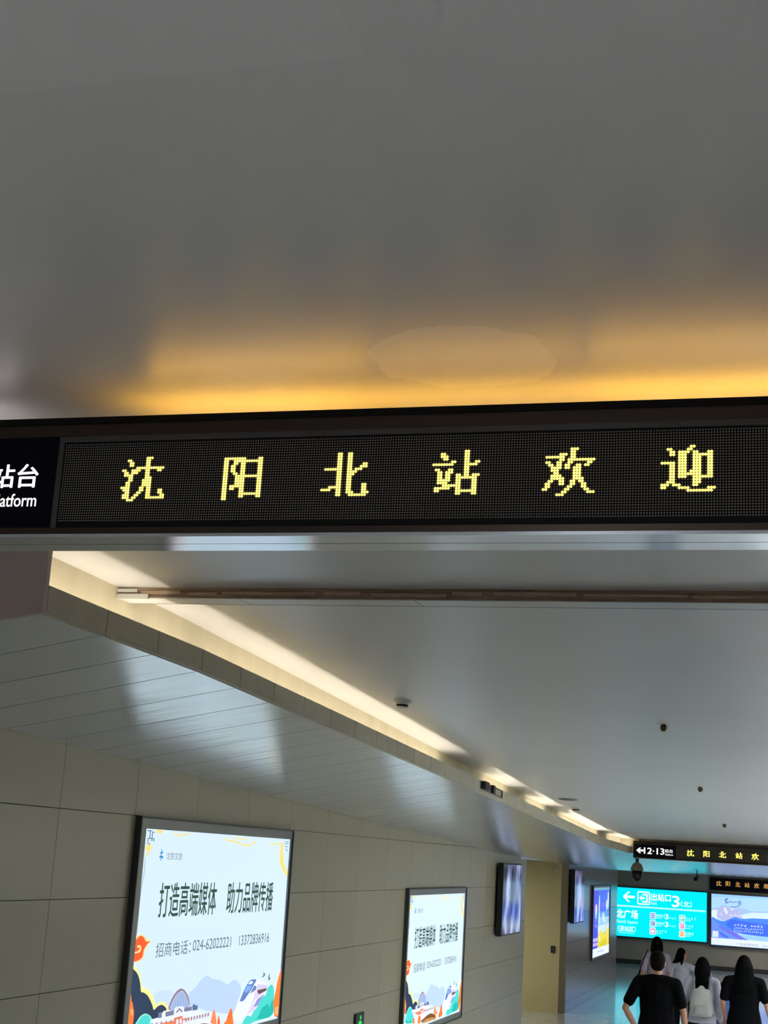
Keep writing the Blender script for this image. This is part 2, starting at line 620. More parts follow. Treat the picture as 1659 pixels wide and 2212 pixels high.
wall_mid = struct(MB().box((XW - 0.20, Y_RET + 0.2, -0.1), (XW - 0.012, Y_CORNER, 2.8)).build('wall_left_far', M_wallgap))
cols = [Y_RET + 0.2 + 0.9375 * k for k in range(9)]
for a, b in zip(cols, cols[1:]):
    for c, d in zip(ROWS, ROWS[1:6] + [2.75]):
        MB().box((XW - 0.012, a + 0.002, c + 0.002), (XW, b - 0.002, min(d, 2.75) - 0.002)).build('wall_panel', M_stone, wall_mid)
struct(MB().box((-9, Y_CORNER, -0.1), (XW - 0.2, Y_CORNER + 0.02, 2.8)).build('wall_corner', M_stone))
wall_far = struct(MB().box((-9, Y_FAR, -0.1), (XWR + 0.2, Y_FAR + 0.2, 2.9)).build('wall_far', M_farwall))
struct(MB().box((-9, Y_FAR - 0.02, 0), (XWR, Y_FAR, 0.12)).build('baseboard_far', mat('baseboard_dark', (52, 50, 48), rough=0.4)))
struct(MB().box((-9.1, Y_CORNER, -0.1), (-9, Y_FAR, 3)).build('wall_left_end', M_farwall))

# ------------------------------------------------------------------ floor: ramp near the camera, polished tiles beyond
mb = MB()
ysr = [-5, 0, 7, 14, 22, 44]
for a, b in zip(ysr, ysr[1:]):
    za, zb = floorz(a) - 0.004, floorz(b) - 0.004
    mb.hexa([(-9.1, a, za - 0.1), (XWR + 0.1, a, za - 0.1), (XWR + 0.1, b, zb - 0.1), (-9.1, b, zb - 0.1)],
            [(-9.1, a, za), (XWR + 0.1, a, za), (XWR + 0.1, b, zb), (-9.1, b, zb)])
floor = struct(mb.build('floor', M_floorgap))
tile = MB().box((0.002, 0.002, -0.01), (0.998, 0.998, 0)).mesh('floor_tile', M_floor)
for i in range(-6, 2):
    for j in range(24, 43):
        link('floor_tile', tile, floor, (i + 0.05, j, 0))
MB().hexa([(XW, -5, floorz(-5) - 0.01), (XWR, -5, floorz(-5) - 0.01), (XWR, 14, -0.01), (XW, 14, -0.01)],
          [(XW, -5, floorz(-5)), (XWR, -5, floorz(-5)), (XWR, 14, 0), (XW, 14, 0)]).build('ramp_surface', M_ramp, floor)
MB().box((XW, 14.002, -0.01), (XWR, 23.998, 0)).build('landing_surface', M_ramp, floor)
MB().box((-9, 24, -0.01), (-5.955, 43, 0)).build('side_surface', M_floor, floor)

# ------------------------------------------------------------------ unseen fill lamps added to brighten the passage: soffits, side passage, ceiling behind the camera
M_fill_lamp = glow('fill_lamp_diffuser', (0.95, 0.98, 1.0), 8.0, raw=True)
M_fill_frame = mat('fill_lamp_frame', (200, 200, 198), rough=0.4)


def added_fill_lamp(x, y, z, label, power, color=(0.84, 0.95, 1.0)):
    r = empty('added_fill_lamp', (x, y, z))
    tag(r, label, 'lamp', 'added fill lamps outside the picture')
    MB().box((-0.17, -0.62, -0.012), (-0.15, 0.62, 0.004)).box((0.15, -0.62, -0.012), (0.17, 0.62, 0.004)) \
        .box((-0.15, -0.62, -0.012), (0.15, -0.60, 0.004)).box((-0.15, 0.60, -0.012), (0.15, 0.62, 0.004)).build('frame', M_fill_frame, r)
    MB().box((-0.15, -0.60, -0.006), (0.15, 0.60, 0.002)).build('diffuser', M_fill_lamp, r)
    area_light('fill_light', r, (0, 0, -0.008), (0, 1, 0), (0, 0, -1), 1.2, 0.3, power, color)


ORD = ('first', 'second', 'third', 'fourth', 'fifth', 'sixth')
for i, (y, k) in enumerate(((13.3, 1.1), (15.0, 1.6), (16.8, 2.2), (18.6, 2.3), (20.4, 1.6))):
    added_fill_lamp(1.62, y, (fb(y) + wt(y)) / 2 - 0.02, ORD[i] + ' long added fill lamp along the right hand soffit', FILL_LAMP * k)
for i, y in enumerate((28.5, 32.5, 36.5, 40.8)):
    added_fill_lamp(-0.3, y, farz(y) - 0.03, ORD[i] + ' long added fill lamp in the low soffit beyond the distant sign', FILL_LAMP * 0.55, (1.0, 0.96, 0.94))
for i, y in enumerate((-0.8, -2.4, -4.0)):
    added_fill_lamp(XC, y, cz(y) - 0.002, ORD[i] + ' long added fill lamp in the ceiling behind the camera', FILL_LAMP * 0.57, (0.93, 0.95, 1.0))
added_fill_lamp(-6.6, 25.1, 2.68, 'warm added fill lamp in the ceiling of the side passage', FILL_LAMP * 1.25, (1.0, 0.93, 0.68))
ART = [
    ((200, 222, 246), 1, [(0.361,0.366),(0.442,0.388),(0.584,0.385),(0.697,0.363),(0.739,0.338),(0.683,0.263),(0.449,0.282)]),
    ((188, 212, 246), 1, [(0.947,0.331),(1.076,0.359),(1.18,0.419),(1.277,0.44),(1.387,0.406),(1.559,0.388),(1.699,0.34),(1.78,0.37),(1.869,0.37),(1.971,0.321),(2.003,0.279),(1.915,0.165),(1.859,0.114),(1.376,0.178),(1.105,0.23),(1.006,0.238)]),
    ((247, 243, 150), 2, [(-0.026,0.58),(0.029,0.572),(0.084,0.55),(0.131,0.512),(0.163,0.464),(0.18,0.428),(0.232,0.422),(0.298,0.398),(0.357,0.365),(0.402,0.323),(0.427,0.292),(0.459,0.308),(0.511,0.314),(0.577,0.302),(0.63,0.272),(0.645,0.246),(0.465,0.203),(0.34,0.21),(0.096,0.204),(0.005,0.212),(-0.031,0.546)]),
    ((30, 52, 86), 3, [(-0.024,0.554),(0.026,0.551),(0.082,0.525),(0.124,0.488),(0.151,0.444),(0.168,0.397),(0.213,0.394),(0.278,0.371),(0.329,0.335),(0.373,0.296),(0.393,0.266),(0.422,0.275),(0.463,0.289),(0.516,0.294),(0.574,0.277),(0.616,0.252),(0.528,0.237),(0.474,0.202),(0.364,0.183),(0.1,0.19),(-0.034,0.202),(-0.015,0.406)]),
    ((252, 125, 45), 4, [(-0.022,0.402),(-0.002,0.404),(0.025,0.39),(0.033,0.354),(0.058,0.339),(0.072,0.31),(0.089,0.281),(0.092,0.253),(0.091,0.229),(0.086,0.195),(-0.034,0.202),(-0.024,0.249),(-0.02,0.304)]),
    ((255, 168, 96), 5, [(-0.016,0.393),(-0.001,0.398),(0.015,0.383),(0.018,0.352),(0.009,0.336),(-0.011,0.351)]),
    ((255, 168, 96), 5, [(0.025,0.3),(0.052,0.308),(0.079,0.282),(0.076,0.258),(0.046,0.264)]),
    ((160, 235, 205), 4, [(0.032,0.1),(0.082,0.161),(0.127,0.205),(0.191,0.248),(0.272,0.26),(0.362,0.231),(0.413,0.174),(0.459,0.134),(0.533,0.057)]),
    ((70, 215, 210), 5, [(0.05,0.098),(0.101,0.159),(0.146,0.204),(0.211,0.243),(0.283,0.25),(0.344,0.228),(0.394,0.171),(0.44,0.136),(0.514,0.058)]),
    ((5, 185, 175), 6, [(0.088,0.093),(0.11,0.115),(0.154,0.124),(0.217,0.088),(0.268,0.11),(0.333,0.109),(0.36,0.072)]),
    ((150, 105, 112), 2, [(0.626,0.247),(0.66,0.299),(0.707,0.34),(0.758,0.366),(0.821,0.378),(0.882,0.365),(0.938,0.335),(0.981,0.294),(1.009,0.242),(0.845,0.233)]),
    ((165, 186, 226), 3, [(0.644,0.248),(0.68,0.294),(0.727,0.335),(0.779,0.355),(0.834,0.365),(0.88,0.354),(0.93,0.324),(0.968,0.287),(0.993,0.242),(0.845,0.233)]),
    ((130, 150, 195), 4, [(0.704,0.272),(0.711,0.272),(0.713,0.249),(0.705,0.25)]),
    ((130, 150, 195), 4, [(0.741,0.304),(0.749,0.304),(0.758,0.248),(0.75,0.249)]),
    ((130, 150, 195), 4, [(0.779,0.337),(0.787,0.336),(0.804,0.246),(0.796,0.247)]),
    ((130, 150, 195), 4, [(0.823,0.347),(0.831,0.346),(0.85,0.245),(0.842,0.246)]),
    ((130, 150, 195), 4, [(0.872,0.334),(0.88,0.333),(0.896,0.243),(0.888,0.244)]),
    ((130, 150, 195), 4, [(0.921,0.321),(0.929,0.32),(0.943,0.242),(0.935,0.243)]),
    ((232, 240, 252), 5, [(0.34,0.21),(0.471,0.213),(0.739,0.22),(0.735,0.259),(0.897,0.255),(0.911,0.216),(1.043,0.217),(1.38,0.166),(1.434,0.068),(0.356,0.159)]),
    ((118, 124, 160), 6, [(0.473,0.245),(0.527,0.244),(0.537,0.208),(0.473,0.208)]),
    ((118, 124, 160), 6, [(0.587,0.238),(0.73,0.241),(0.732,0.209),(0.589,0.208)]),
    ((118, 124, 160), 6, [(0.905,0.241),(1.038,0.24),(1.044,0.213),(0.906,0.215)]),
    ((80, 105, 150), 6, [(1.047,0.243),(1.074,0.256),(1.099,0.243),(1.143,0.239),(1.145,0.209),(1.056,0.21)]),
    ((232, 240, 252), 7, [(0.54,0.207),(0.537,0.24),(0.557,0.252),(0.586,0.241),(0.592,0.206)]),
    ((130, 110, 120), 7, [(0.757,0.222),(0.817,0.248),(0.886,0.218),(0.858,0.217),(0.82,0.235),(0.786,0.219)]),
    ((150, 110, 115), 7, [(0.937,0.166),(0.947,0.17),(0.961,0.167),(0.966,0.144),(0.955,0.144),(0.95,0.163),(0.952,0.142),(0.94,0.142)]),
    ((150, 110, 115), 7, [(0.985,0.166),(0.996,0.171),(1.01,0.168),(1.015,0.144),(1.004,0.145),(0.999,0.163),(1.001,0.142),(0.989,0.142)]),
    ((150, 110, 115), 7, [(1.034,0.166),(1.045,0.171),(1.059,0.168),(1.064,0.145),(1.053,0.145),(1.048,0.163),(1.05,0.142),(1.038,0.142)]),
    ((150, 110, 115), 7, [(1.084,0.166),(1.095,0.171),(1.108,0.168),(1.114,0.145),(1.103,0.145),(1.098,0.163),(1.099,0.142),(1.087,0.143)]),
    ((150, 110, 115), 7, [(1.134,0.167),(1.145,0.172),(1.159,0.168),(1.164,0.145),(1.153,0.145),(1.148,0.164),(1.149,0.143),(1.137,0.143)]),
    ((150, 110, 115), 7, [(1.184,0.167),(1.195,0.172),(1.209,0.169),(1.214,0.145),(1.203,0.145),(1.198,0.164),(1.2,0.143),(1.188,0.143)]),
    ((150, 110, 115), 7, [(1.235,0.167),(1.246,0.172),(1.26,0.169),(1.266,0.145),(1.254,0.146),(1.249,0.164),(1.251,0.143),(1.238,0.143)]),
    ((150, 110, 115), 7, [(1.286,0.168),(1.298,0.173),(1.312,0.169),(1.317,0.146),(1.306,0.146),(1.301,0.165),(1.302,0.143),(1.29,0.143)]),
    ((150, 110, 115), 7, [(1.338,0.168),(1.35,0.173),(1.364,0.17),(1.369,0.146),(1.358,0.146),(1.352,0.165),(1.354,0.143),(1.342,0.144)]),
    ((225, 120, 95), 7, [(0.737,0.187),(0.883,0.191),(0.899,0.139),(0.752,0.141)]),
    ((232, 240, 252), 8, [(0.78,0.142),(0.779,0.168),(0.795,0.178),(0.817,0.167),(0.819,0.142)]),
    ((232, 240, 252), 8, [(0.841,0.142),(0.838,0.17),(0.855,0.178),(0.874,0.167),(0.876,0.143)]),
    ((165, 120, 125), 7, [(0.364,0.183),(0.398,0.186),(0.401,0.18),(0.384,0.177),(0.39,0.16),(0.376,0.159),(0.372,0.176)]),
    ((165, 120, 125), 7, [(0.439,0.182),(0.473,0.184),(0.477,0.178),(0.459,0.176),(0.466,0.153),(0.452,0.152),(0.447,0.174)]),
    ((165, 120, 125), 7, [(0.514,0.18),(0.55,0.182),(0.553,0.177),(0.536,0.174),(0.544,0.146),(0.53,0.145),(0.523,0.173)]),
    ((165, 120, 125), 7, [(0.592,0.178),(0.627,0.18),(0.631,0.175),(0.613,0.172),(0.622,0.138),(0.608,0.138),(0.6,0.171)]),
    ((165, 120, 125), 7, [(0.67,0.176),(0.706,0.179),(0.709,0.173),(0.691,0.17),(0.702,0.131),(0.687,0.131),(0.679,0.169)]),
    ((248, 225, 232), 4, [(0.347,0.214),(1.368,0.172),(1.546,0.13),(1.562,0.057),(0.818,0.082),(0.512,0.068),(0.473,0.16)]),
    ((240, 130, 90), 6, [(0.489,0.172),(0.999,0.168),(1.001,0.158),(0.763,0.154),(0.925,0.137),(0.65,0.136)]),
    ((120, 78, 30), 7, [(0.783,0.062),(0.939,0.076),(1.095,0.1),(1.257,0.108),(1.429,0.085),(1.52,0.056),(1.527,0.023),(0.869,0.032)]),
    ((205, 140, 75), 8, [(0.847,0.043),(1.062,0.062),(1.351,0.056),(1.514,0.033),(1.517,0.019),(0.89,0.026)]),
    ((252, 125, 45), 8, [(0.631,0.048),(0.656,0.109),(0.709,0.134),(0.774,0.104),(0.77,0.036)]),
    ((252, 125, 45), 8, [(0.399,0.066),(0.406,0.116),(0.441,0.129),(0.484,0.105),(0.505,0.057)]),
    ((252, 140, 80), 7, [(1.422,0.116),(1.44,0.18),(1.485,0.167),(1.519,0.108),(1.547,0.026),(1.506,0.02)]),
    ((253, 120, 40), 8, [(1.653,0.031),(1.677,0.072),(1.779,0.102),(1.794,0.163),(1.822,0.156),(1.846,0.097),(1.879,0.046),(1.828,0.026),(1.698,0.023)]),
    ((240, 95, 50), 6, [(1.413,0.097),(1.443,0.153),(1.462,0.187),(1.481,0.15),(1.484,0.11),(1.469,0.084)]),
    ((240, 95, 50), 6, [(1.545,0.077),(1.558,0.139),(1.588,0.101),(1.606,0.07)]),
    ((245, 100, 40), 7, [(1.712,0.062),(1.735,0.108),(1.794,0.172),(1.824,0.113),(1.826,0.052)]),
    ((236, 240, 254), 6, [(2.292,0.35),(2.395,0.335),(2.569,0.296),(2.704,0.274),(2.727,0.167),(2.496,0.107),(2.255,0.072),(2.023,0.044),(1.88,0.067),(1.88,0.116),(1.925,0.174),(1.982,0.231),(2.062,0.292),(2.126,0.329),(2.194,0.35)]),
    ((95, 130, 195), 7, [(2.108,0.326),(2.158,0.348),(2.23,0.352),(2.312,0.343),(2.241,0.3),(2.145,0.244),(2.048,0.197),(1.965,0.203),(1.984,0.223),(2.041,0.281)]),
    ((235, 243, 255), 8, [(2.122,0.321),(2.171,0.341),(2.224,0.335),(2.218,0.321),(2.165,0.315)]),
    ((130, 175, 240), 8, [(2.106,0.309),(2.204,0.303),(2.162,0.272),(2.082,0.257),(2.049,0.274)]),
    ((110, 135, 185), 7, [(2.211,0.273),(2.265,0.303),(2.318,0.287),(2.31,0.266),(2.181,0.244)]),
    ((222, 208, 246), 7, [(2.277,0.247),(2.335,0.264),(2.381,0.225),(2.542,0.244),(2.47,0.221),(2.291,0.187),(2.166,0.146),(2.276,0.201)]),
    ((150, 145, 215), 8, [(2.352,0.191),(2.521,0.221),(2.435,0.18),(2.363,0.139),(2.277,0.137)]),
    ((222, 208, 246), 7, [(2.204,0.139),(2.295,0.17),(2.29,0.136),(2.364,0.135),(2.273,0.104),(2.154,0.093)]),
    ((110, 70, 80), 8, [(2.336,0.262),(2.551,0.262),(2.544,0.243),(2.381,0.226),(2.347,0.241)]),
    ((214, 202, 244), 7, [(2.326,0.305),(2.572,0.283),(2.569,0.263),(2.335,0.267)]),
    ((70, 215, 205), 9, [(2.046,0.022),(2.079,0.058),(2.155,0.089),(2.233,0.066),(2.284,0.107),(2.354,0.123),(2.394,0.166),(2.462,0.2),(2.537,0.207),(2.554,0.245),(2.599,0.277),(2.662,0.285),(2.714,0.256),(2.731,0.211),(2.765,0.026),(2.351,0.026),(2.173,0.01)]),
    ((5, 185, 175), 10, [(2.35,0.03),(2.416,0.071),(2.468,0.118),(2.554,0.128),(2.603,0.142),(2.639,0.096),(2.681,0.14),(2.726,0.172),(2.758,0.027)]),
    ((252, 130, 45), 10, [(2.849,0.389),(2.867,0.392),(2.875,0.298),(2.861,0.224),(2.866,0.174),(2.87,0.095),(2.869,0.02),(2.828,0.012),(2.771,0.028),(2.746,0.083),(2.722,0.133),(2.739,0.175),(2.766,0.23),(2.781,0.287),(2.821,0.346)]),
    ((255, 175, 115), 11, [(2.777,0.093),(2.855,0.1),(2.856,0.034),(2.812,0.025),(2.778,0.058)]),
    ((70, 110, 105), 6, [(2.409,0.356),(2.446,0.36),(2.461,0.376),(2.438,0.395),(2.486,0.379),(2.487,0.362),(2.454,0.352)]),
    ((70, 110, 105), 6, [(2.582,0.321),(2.572,0.352),(2.603,0.377),(2.595,0.342),(2.625,0.336),(2.603,0.318)]),
    ((250, 215, 140), 2, [(-0.031,0.743),(0.068,0.77),(0.146,0.759),(0.186,0.728),(0.263,0.723),(0.215,0.699),(0.172,0.666),(0.166,0.617),(0.1,0.595),(-0.021,0.591),(-0.026,0.671)]),
    ((248, 90, 30), 3, [(-0.02,0.729),(0.07,0.762),(0.131,0.751),(0.172,0.716),(0.247,0.72),(0.197,0.703),(0.149,0.67),(0.143,0.622),(0.09,0.604),(-0.019,0.597),(-0.023,0.671)]),
    ((252, 220, 150), 4, [(0.036,0.696),(0.083,0.704),(0.114,0.679),(0.095,0.652),(0.014,0.649),(-0.004,0.66),(0.068,0.663),(0.088,0.683),(0.046,0.688)]),
    ((246, 222, 130), 1, [(0.151,1.448),(0.273,1.447),(0.29,1.437),(0.244,1.419),(0.18,1.433)]),
    ((246, 222, 130), 1, [(0.434,1.447),(0.493,1.431),(0.569,1.421),(0.679,1.435),(0.783,1.445),(0.682,1.424),(0.571,1.412),(0.486,1.422)]),
    ((246, 222, 130), 1, [(1.336,1.432),(1.482,1.411),(1.649,1.407),(1.779,1.388),(1.92,1.383),(2.033,1.412),(2.087,1.439),(2.048,1.4),(1.911,1.371),(1.758,1.379),(1.641,1.396),(1.473,1.399)]),
    ((246, 222, 130), 1, [(1.479,1.423),(1.632,1.436),(1.793,1.427),(1.955,1.44),(1.796,1.417),(1.645,1.426)]),
    ((246, 222, 130), 1, [(2.361,1.437),(2.393,1.407),(2.509,1.406),(2.702,1.428),(2.718,1.321),(2.772,1.232),(2.873,1.179),(2.865,1.139),(2.742,1.187),(2.652,1.258),(2.631,1.328),(2.66,1.413),(2.486,1.395),(2.382,1.401)]),
    ((246, 222, 130), 1, [(0.023,1.322),(0.093,1.363),(0.126,1.331),(0.093,1.288),(0.021,1.259),(0.069,1.298)]),
    ((70, 110, 130), 2, [(0.037,1.44),(0.104,1.44),(0.104,1.434),(0.037,1.434)]),
    ((70, 110, 130), 2, [(0.075,1.441),(0.089,1.441),(0.088,1.387),(0.075,1.387)]),
    ((70, 110, 130), 2, [(0.111,1.435),(0.124,1.435),(0.124,1.37),(0.11,1.37)]),
    ((70, 110, 130), 2, [(0.048,1.39),(0.15,1.39),(0.15,1.385),(0.048,1.385)]),
    ((70, 110, 130), 2, [(0.054,1.387),(0.065,1.387),(0.065,1.351),(0.053,1.351)]),
    ((70, 110, 130), 2, [(0.069,1.355),(0.093,1.355),(0.093,1.348),(0.069,1.348)]),
    ((70, 110, 130), 2, [(0.129,1.432),(0.153,1.432),(0.153,1.426),(0.128,1.426)]),
    ((70, 110, 130), 2, [(0.143,1.389),(0.157,1.389),(0.157,1.368),(0.143,1.368)]),
    ((70, 110, 130), 2, [(2.733,1.433),(2.755,1.433),(2.756,1.428),(2.734,1.428)]),
    ((70, 110, 130), 2, [(2.769,1.431),(2.839,1.431),(2.84,1.426),(2.77,1.426)]),
    ((70, 110, 130), 2, [(2.737,1.415),(2.835,1.415),(2.836,1.41),(2.738,1.41)]),
    ((70, 110, 130), 2, [(2.75,1.391),(2.821,1.391),(2.822,1.386),(2.751,1.386)]),
    ((70, 110, 130), 2, [(2.761,1.368),(2.82,1.368),(2.822,1.363),(2.762,1.363)]),
    ((70, 110, 130), 2, [(2.801,1.356),(2.823,1.356),(2.825,1.347),(2.803,1.347)]),
    ((90, 110, 120), 1, [(0.039,1.266),(0.044,1.266),(0.056,1.175),(0.022,1.035),(0.029,0.765),(0.024,0.765),(0.015,1.035),(0.05,1.175)]),
    ((150, 165, 175), 1, [(2.863,1.152),(2.871,1.152),(2.871,0.479),(2.863,0.48)]),
]

# ------------------------------------------------------------------ dot-matrix signs
LED = {
    'chen': ['10-12', '2-3,10-11', '3-4,10-11', '3-4,10-11', '6-17', '0-1,4-7,10-11,15-16', '1-2,4-6,10-11', '1-4,10-11',
             '3-4,10-12', '3-4,9-12', '2-3,9-12', '2-3,9-12', '0-3,8-9,11-12', '1-3,8-9,11-12,16-17', '2-3,7-8,11-12,16-17',
             '1-3,6-7,11-12,17-18', '1-3,5-6,11-18', '3-5'],
    'yang': ['0-8,14-15', '0-1,4-15', '0-1,4-5,7-8,14-15', '0-1,3-4,7-8,14-15', '0-1,3-4,7-8,14-15', '0-1,3-4,7-8,14-15',
             '0-1,4-5,7-8,14-15', '0-1,5-15', '0-1,5-8,14-15', '0-1,5-8,14-15', '0-1,5-8,14-15', '0-1,3-8,14-15',
             '0-1,3-4,7-8,14-15', '0-1,7-8,14-15', '0-1,7-15', '0-1,7-8,14-15', '0-1'],
    'bei': ['6-7,10-11', '6-7,10-11', '6-7,10-11', '6-7,10-11', '6-7,10-11,16-17', '6-7,10-11,15-17', '1-7,10-11,13-15', '6-7,10-13',
            '6-7,10-12', '6-7,10-11', '6-7,10-11', '6-7,10-11', '6-7,10-11,16-17', '3-7,10-11,16-17', '0-3,6-7,10-11,16-17',
            '6-7,10-12,16-18', '6-7,11-17'],
    'zhan': ['12-13', '3-4,12-13', '3-5,12-13', '4-5,12-13', '7-8,12-13,16-17', '0-7,12-16', '12-13', '1-2,6-7,12-13', '2-3,5-7,12-13',
             '2-3,5-6,9-10,12-13,15-17', '2-3,5-6,9-16', '2-6,9-10,15-16', '2-5,9-10,15-16', '4-10,15-16', '1-6,9-10,15-16', '1-2,9-16',
             '9-10,15-16'],
    'huan': ['10-12', '10-11', '6-8,10-11', '1-7,10-11', '6-7,9-18', '1-2,5-6,9-10,16-17', '2-3,5-6,8-9,12-13,15-16', '3-6,8-9,11-13',
             '3-5,11-13', '4-5,11-13', '3-6,11-13', '3-7,11-14', '2-3,6-7,10-11,13-14', '1-2,6-7,10-11,14-15', '1-2,9-10,14-15',
             '0-1,8-9,15-16', '7-8,16-18', '5-7'],
    'ying': ['10-11', '2-3,9-10', '3-4,6-9,11-12,16-17', '3-4,6-8,11-17', '6-8,11-13,16-17', '6-8,11-13,16-17', '0-4,6-8,11-13,16-17',
             '3-4,6-8,11-13,16-17', '3-4,6-8,11-13,16-17', '3-4,6-8,10-13,16-17', '3-4,6-13,16-17', '3-4,6-8,11-17', '3-4,11-13',
             '2-4,11-13', '0-2,4-6,11-12', '0-1,6-9,16-18', '9-17'],
}
LED_AT = [('chen', 26, 6), ('yang', 69, 7), ('bei', 109, 6), ('zhan', 152, 6), ('huan', 193, 6), ('ying', 235, 6)]


def led_cells(key):
    out = []
    for r, row in enumerate(LED[key]):
        for part in row.split(','):
            a, b = (int(v) for v in part.split('-'))
            out += [(c, r) for c in range(a, b + 1)]
    return out


M_frame = mat('sign_frame', (62, 50, 42), rough=0.30, metal=0.6, noise=0.15, nscale=8, stretch=(0.3, 1, 6))
M_inner = mat('sign_inner_frame', (62, 58, 56), rough=0.5)
M_black = mat('sign_mask', (10, 9, 9), rough=0.6, spec=0.2)
M_glass = mat('sign_glass', (5, 6, 22), rough=0.3, spec=0.12)
M_under = mat('sign_underside', (205, 212, 220), rough=0.15, metal=1.0, noise=0.10, nscale=5, stretch=(0.5, 6, 6))
M_dot = mat('led_unlit', (150, 138, 126), rough=0.45)
M_lit = glow('led_lit', (1.0, 0.78, 0.14), 1.4, raw=True)
M_white = glow('sign_white', (1.0, 0.98, 0.98), 1.1, raw=True)
M_amber = glow('amber_strip', (1.0, 0.50, 0.07), 8.0, raw=True)


def dots(cells, p, r, h, n, x0, z0, y0):
    """low domes on the sign face (facing -y): cells are (col, row) from the top left"""
    mb = MB()
    ang = [2 * math.pi * (i + 0.5) / n for i in range(n)]
    for c, w in cells:
        cx, czz = x0 + c * p, z0 - w * p
        vs = [(cx + r * math.cos(a), y0, czz + r * math.sin(a)) for a in ang] + [(cx, y0 - h, czz)]
        mb.raw(vs, [(i, (i + 1) % n, n) for i in range(n)], smooth=True)
    return mb


def matrix_sign():
    """local origin: front face, at the first dot column, z = bottom of the front"""
    root = empty('matrix_sign')
    p = 0.006451
    H, T = 0.312, 0.165                       # height of the front, depth
    xl, xr = -0.750, 2.42
    zt, zbm = 0.241, 0.031                    # first and last dot row
    led_r = 319 * p
    # housing: body box set back behind a stepped front frame
    MB().box((xl, 0.02, 0.004), (xr, T, H - 0.004)).build('housing', M_frame, root)
    MB().box((xl, 0.0, H - 0.017), (xr, 0.022, H)).build('top_rail', M_black, root)
    MB().box((xl, 0.006, 0.263), (xr, 0.024, H - 0.017)).build('frame_rail', M_frame, root)
    MB().box((xl, 0.004, 0.0), (xr, 0.024, zbm - 0.010)).build('frame_rail', M_frame, root)
    # matrix mask with its own thin frame
    mask = MB().box((-0.004, 0.012, zbm - 0.007), (led_r + 0.006, 0.022, zt + 0.006)).build('matrix_mask', M_black, root)
    fr = MB()
    fr.box((-0.020, 0.008, zbm - 0.010), (-0.005, 0.024, 0.263))
    fr.box((-0.005, 0.008, zt + 0.007), (led_r + 0.02, 0.024, 0.263))
    fr.build('matrix_frame', M_inner, root)
    glass = MB().box((xl, 0.011, 0.021), (-0.020, 0.024, 0.263)).build('glass_panel', M_glass, root)
    MB().box((led_r + 0.02, 0.011, 0.021), (xr, 0.024, 0.263)).build('glass_panel', M_glass, root)
    lit = set()
    for key, c0, r0 in LED_AT:
        cells = [(c + c0, r + r0) for c, r in led_cells(key)]
        lit |= set(cells)
        o = dots(cells, p, 0.0035, 0.0025, 8, 0, zt, 0.0115).build('lit_character', M_lit, mask)
        o['kind'] = 'stuff'
    un = [(c, r) for c in range(320) for r in range(32) if (c, r) not in lit]
    o = dots(un, p, 0.00185, 0.0016, 6, 0, zt, 0.0117).build('unlit_dots', M_dot, mask)
    o['kind'] = 'stuff'
    # lettering of the static panel
    pr = Print((-0.020, 0.0108, 0), (1, 0, 0), (0, 0, 1))
    pr.text('站台', -0.188, 0.130, -0.053, 0.192, M_white, bold=0.022)
    pr.text('Platform', -0.181, 0.079, -0.050, 0.113, M_white, bold=0.015)
    pr.text('12·13', -0.545, 0.090, -0.202, 0.200, M_white, bold=0.035)
    pr.poly([(-0.68, 0.145), (-0.625, 0.195), (-0.595, 0.195), (-0.63, 0.163), (-0.555, 0.163), (-0.555, 0.127), (-0.63, 0.127), (-0.595, 0.095), (-0.625, 0.095)], M_white)
    pr.build('lettering', None, glass)
    # brushed underside in two strips with a groove, and the hanger rods
    MB().box((xl, 0.002, -0.004), (xr, 0.085, 0.004)).build('underside_strip', M_under, root)
    MB().box((xl, 0.089, -0.004), (xr, T + 0.002, 0.004)).build('underside_strip', M_under, root)
    # amber strips on top of the box
    MB().box((xl + 0.3, T, H - 0.036), (xr - 0.1, 0.285, H - 0.030)).build('rear_shelf', M_frame, root)
    for a, b, k_ in ((0.08, 0.72, 1.0), (0.74, 1.28, 0.62), (1.30, 2.2, 1.0)):
        MB().box((a, 0.262, H - 0.030), (b, 0.276, H - 0.024)).build('amber_strip', M_amber, root)
        area_light('amber_lamp', root, ((a + b) / 2, 0.269, H - 0.022), (1, 0, 0), (0, 0, 1), b - a, 0.014, AMBER * k_, (1.0, 0.50, 0.03))
    area_light('panel_lamp', root, (-0.50, 0.269, H - 0.022), (1, 0, 0), (0, 0, 1), 0.34, 0.014, AMBER * 0.45, (1.0, 0.90, 0.92))
    return root


SIGN_Y = 3.15
near_sign = matrix_sign()
near_sign.location = (-1.818, SIGN_Y, 3.383)
tag(near_sign, 'large near dot-matrix sign across the whole picture under the amber lit ceiling', 'sign', 'hanging dot-matrix signs')
gap = cz(SIGN_Y + 0.22) - (3.383 + 0.312)
rod = MB().tube((0, 0, -0.035), (0, 0, gap + 0.004), 0.008, 8).mesh('hanger_rod', M_frame)
for x in (-0.66, 2.25):
    link('hanger_rod', rod, near_sign, (x, 0.22, 0.311))
far_sign = copy_tree(near_sign)
far_sign.location = (-2.065, 25.18, 2.815)
far_sign.scale = (0.98, 0.98, 0.92)
M_litfar = glow('led_lit_far', (1.0, 0.88, 0.10), 1.25, raw=True)
far_chars = [g for o in far_sign.children for g in o.children if g.name.startswith('lit_character')]
for o, (key, c0, r0) in zip(far_chars, LED_AT):
    # at this distance each character reads as a solid glowing shape
    o.data = dots([(c + c0, r + r0) for c, r in led_cells(key)], 0.006451, 0.0052, 0.0025, 6, 0, 0.241, 0.0105).mesh('lit_character', M_litfar)
tag(far_sign, 'small distant dot-matrix sign reading 12-13 hung at the far end of the raised ceiling', 'sign', 'hanging dot-matrix signs')


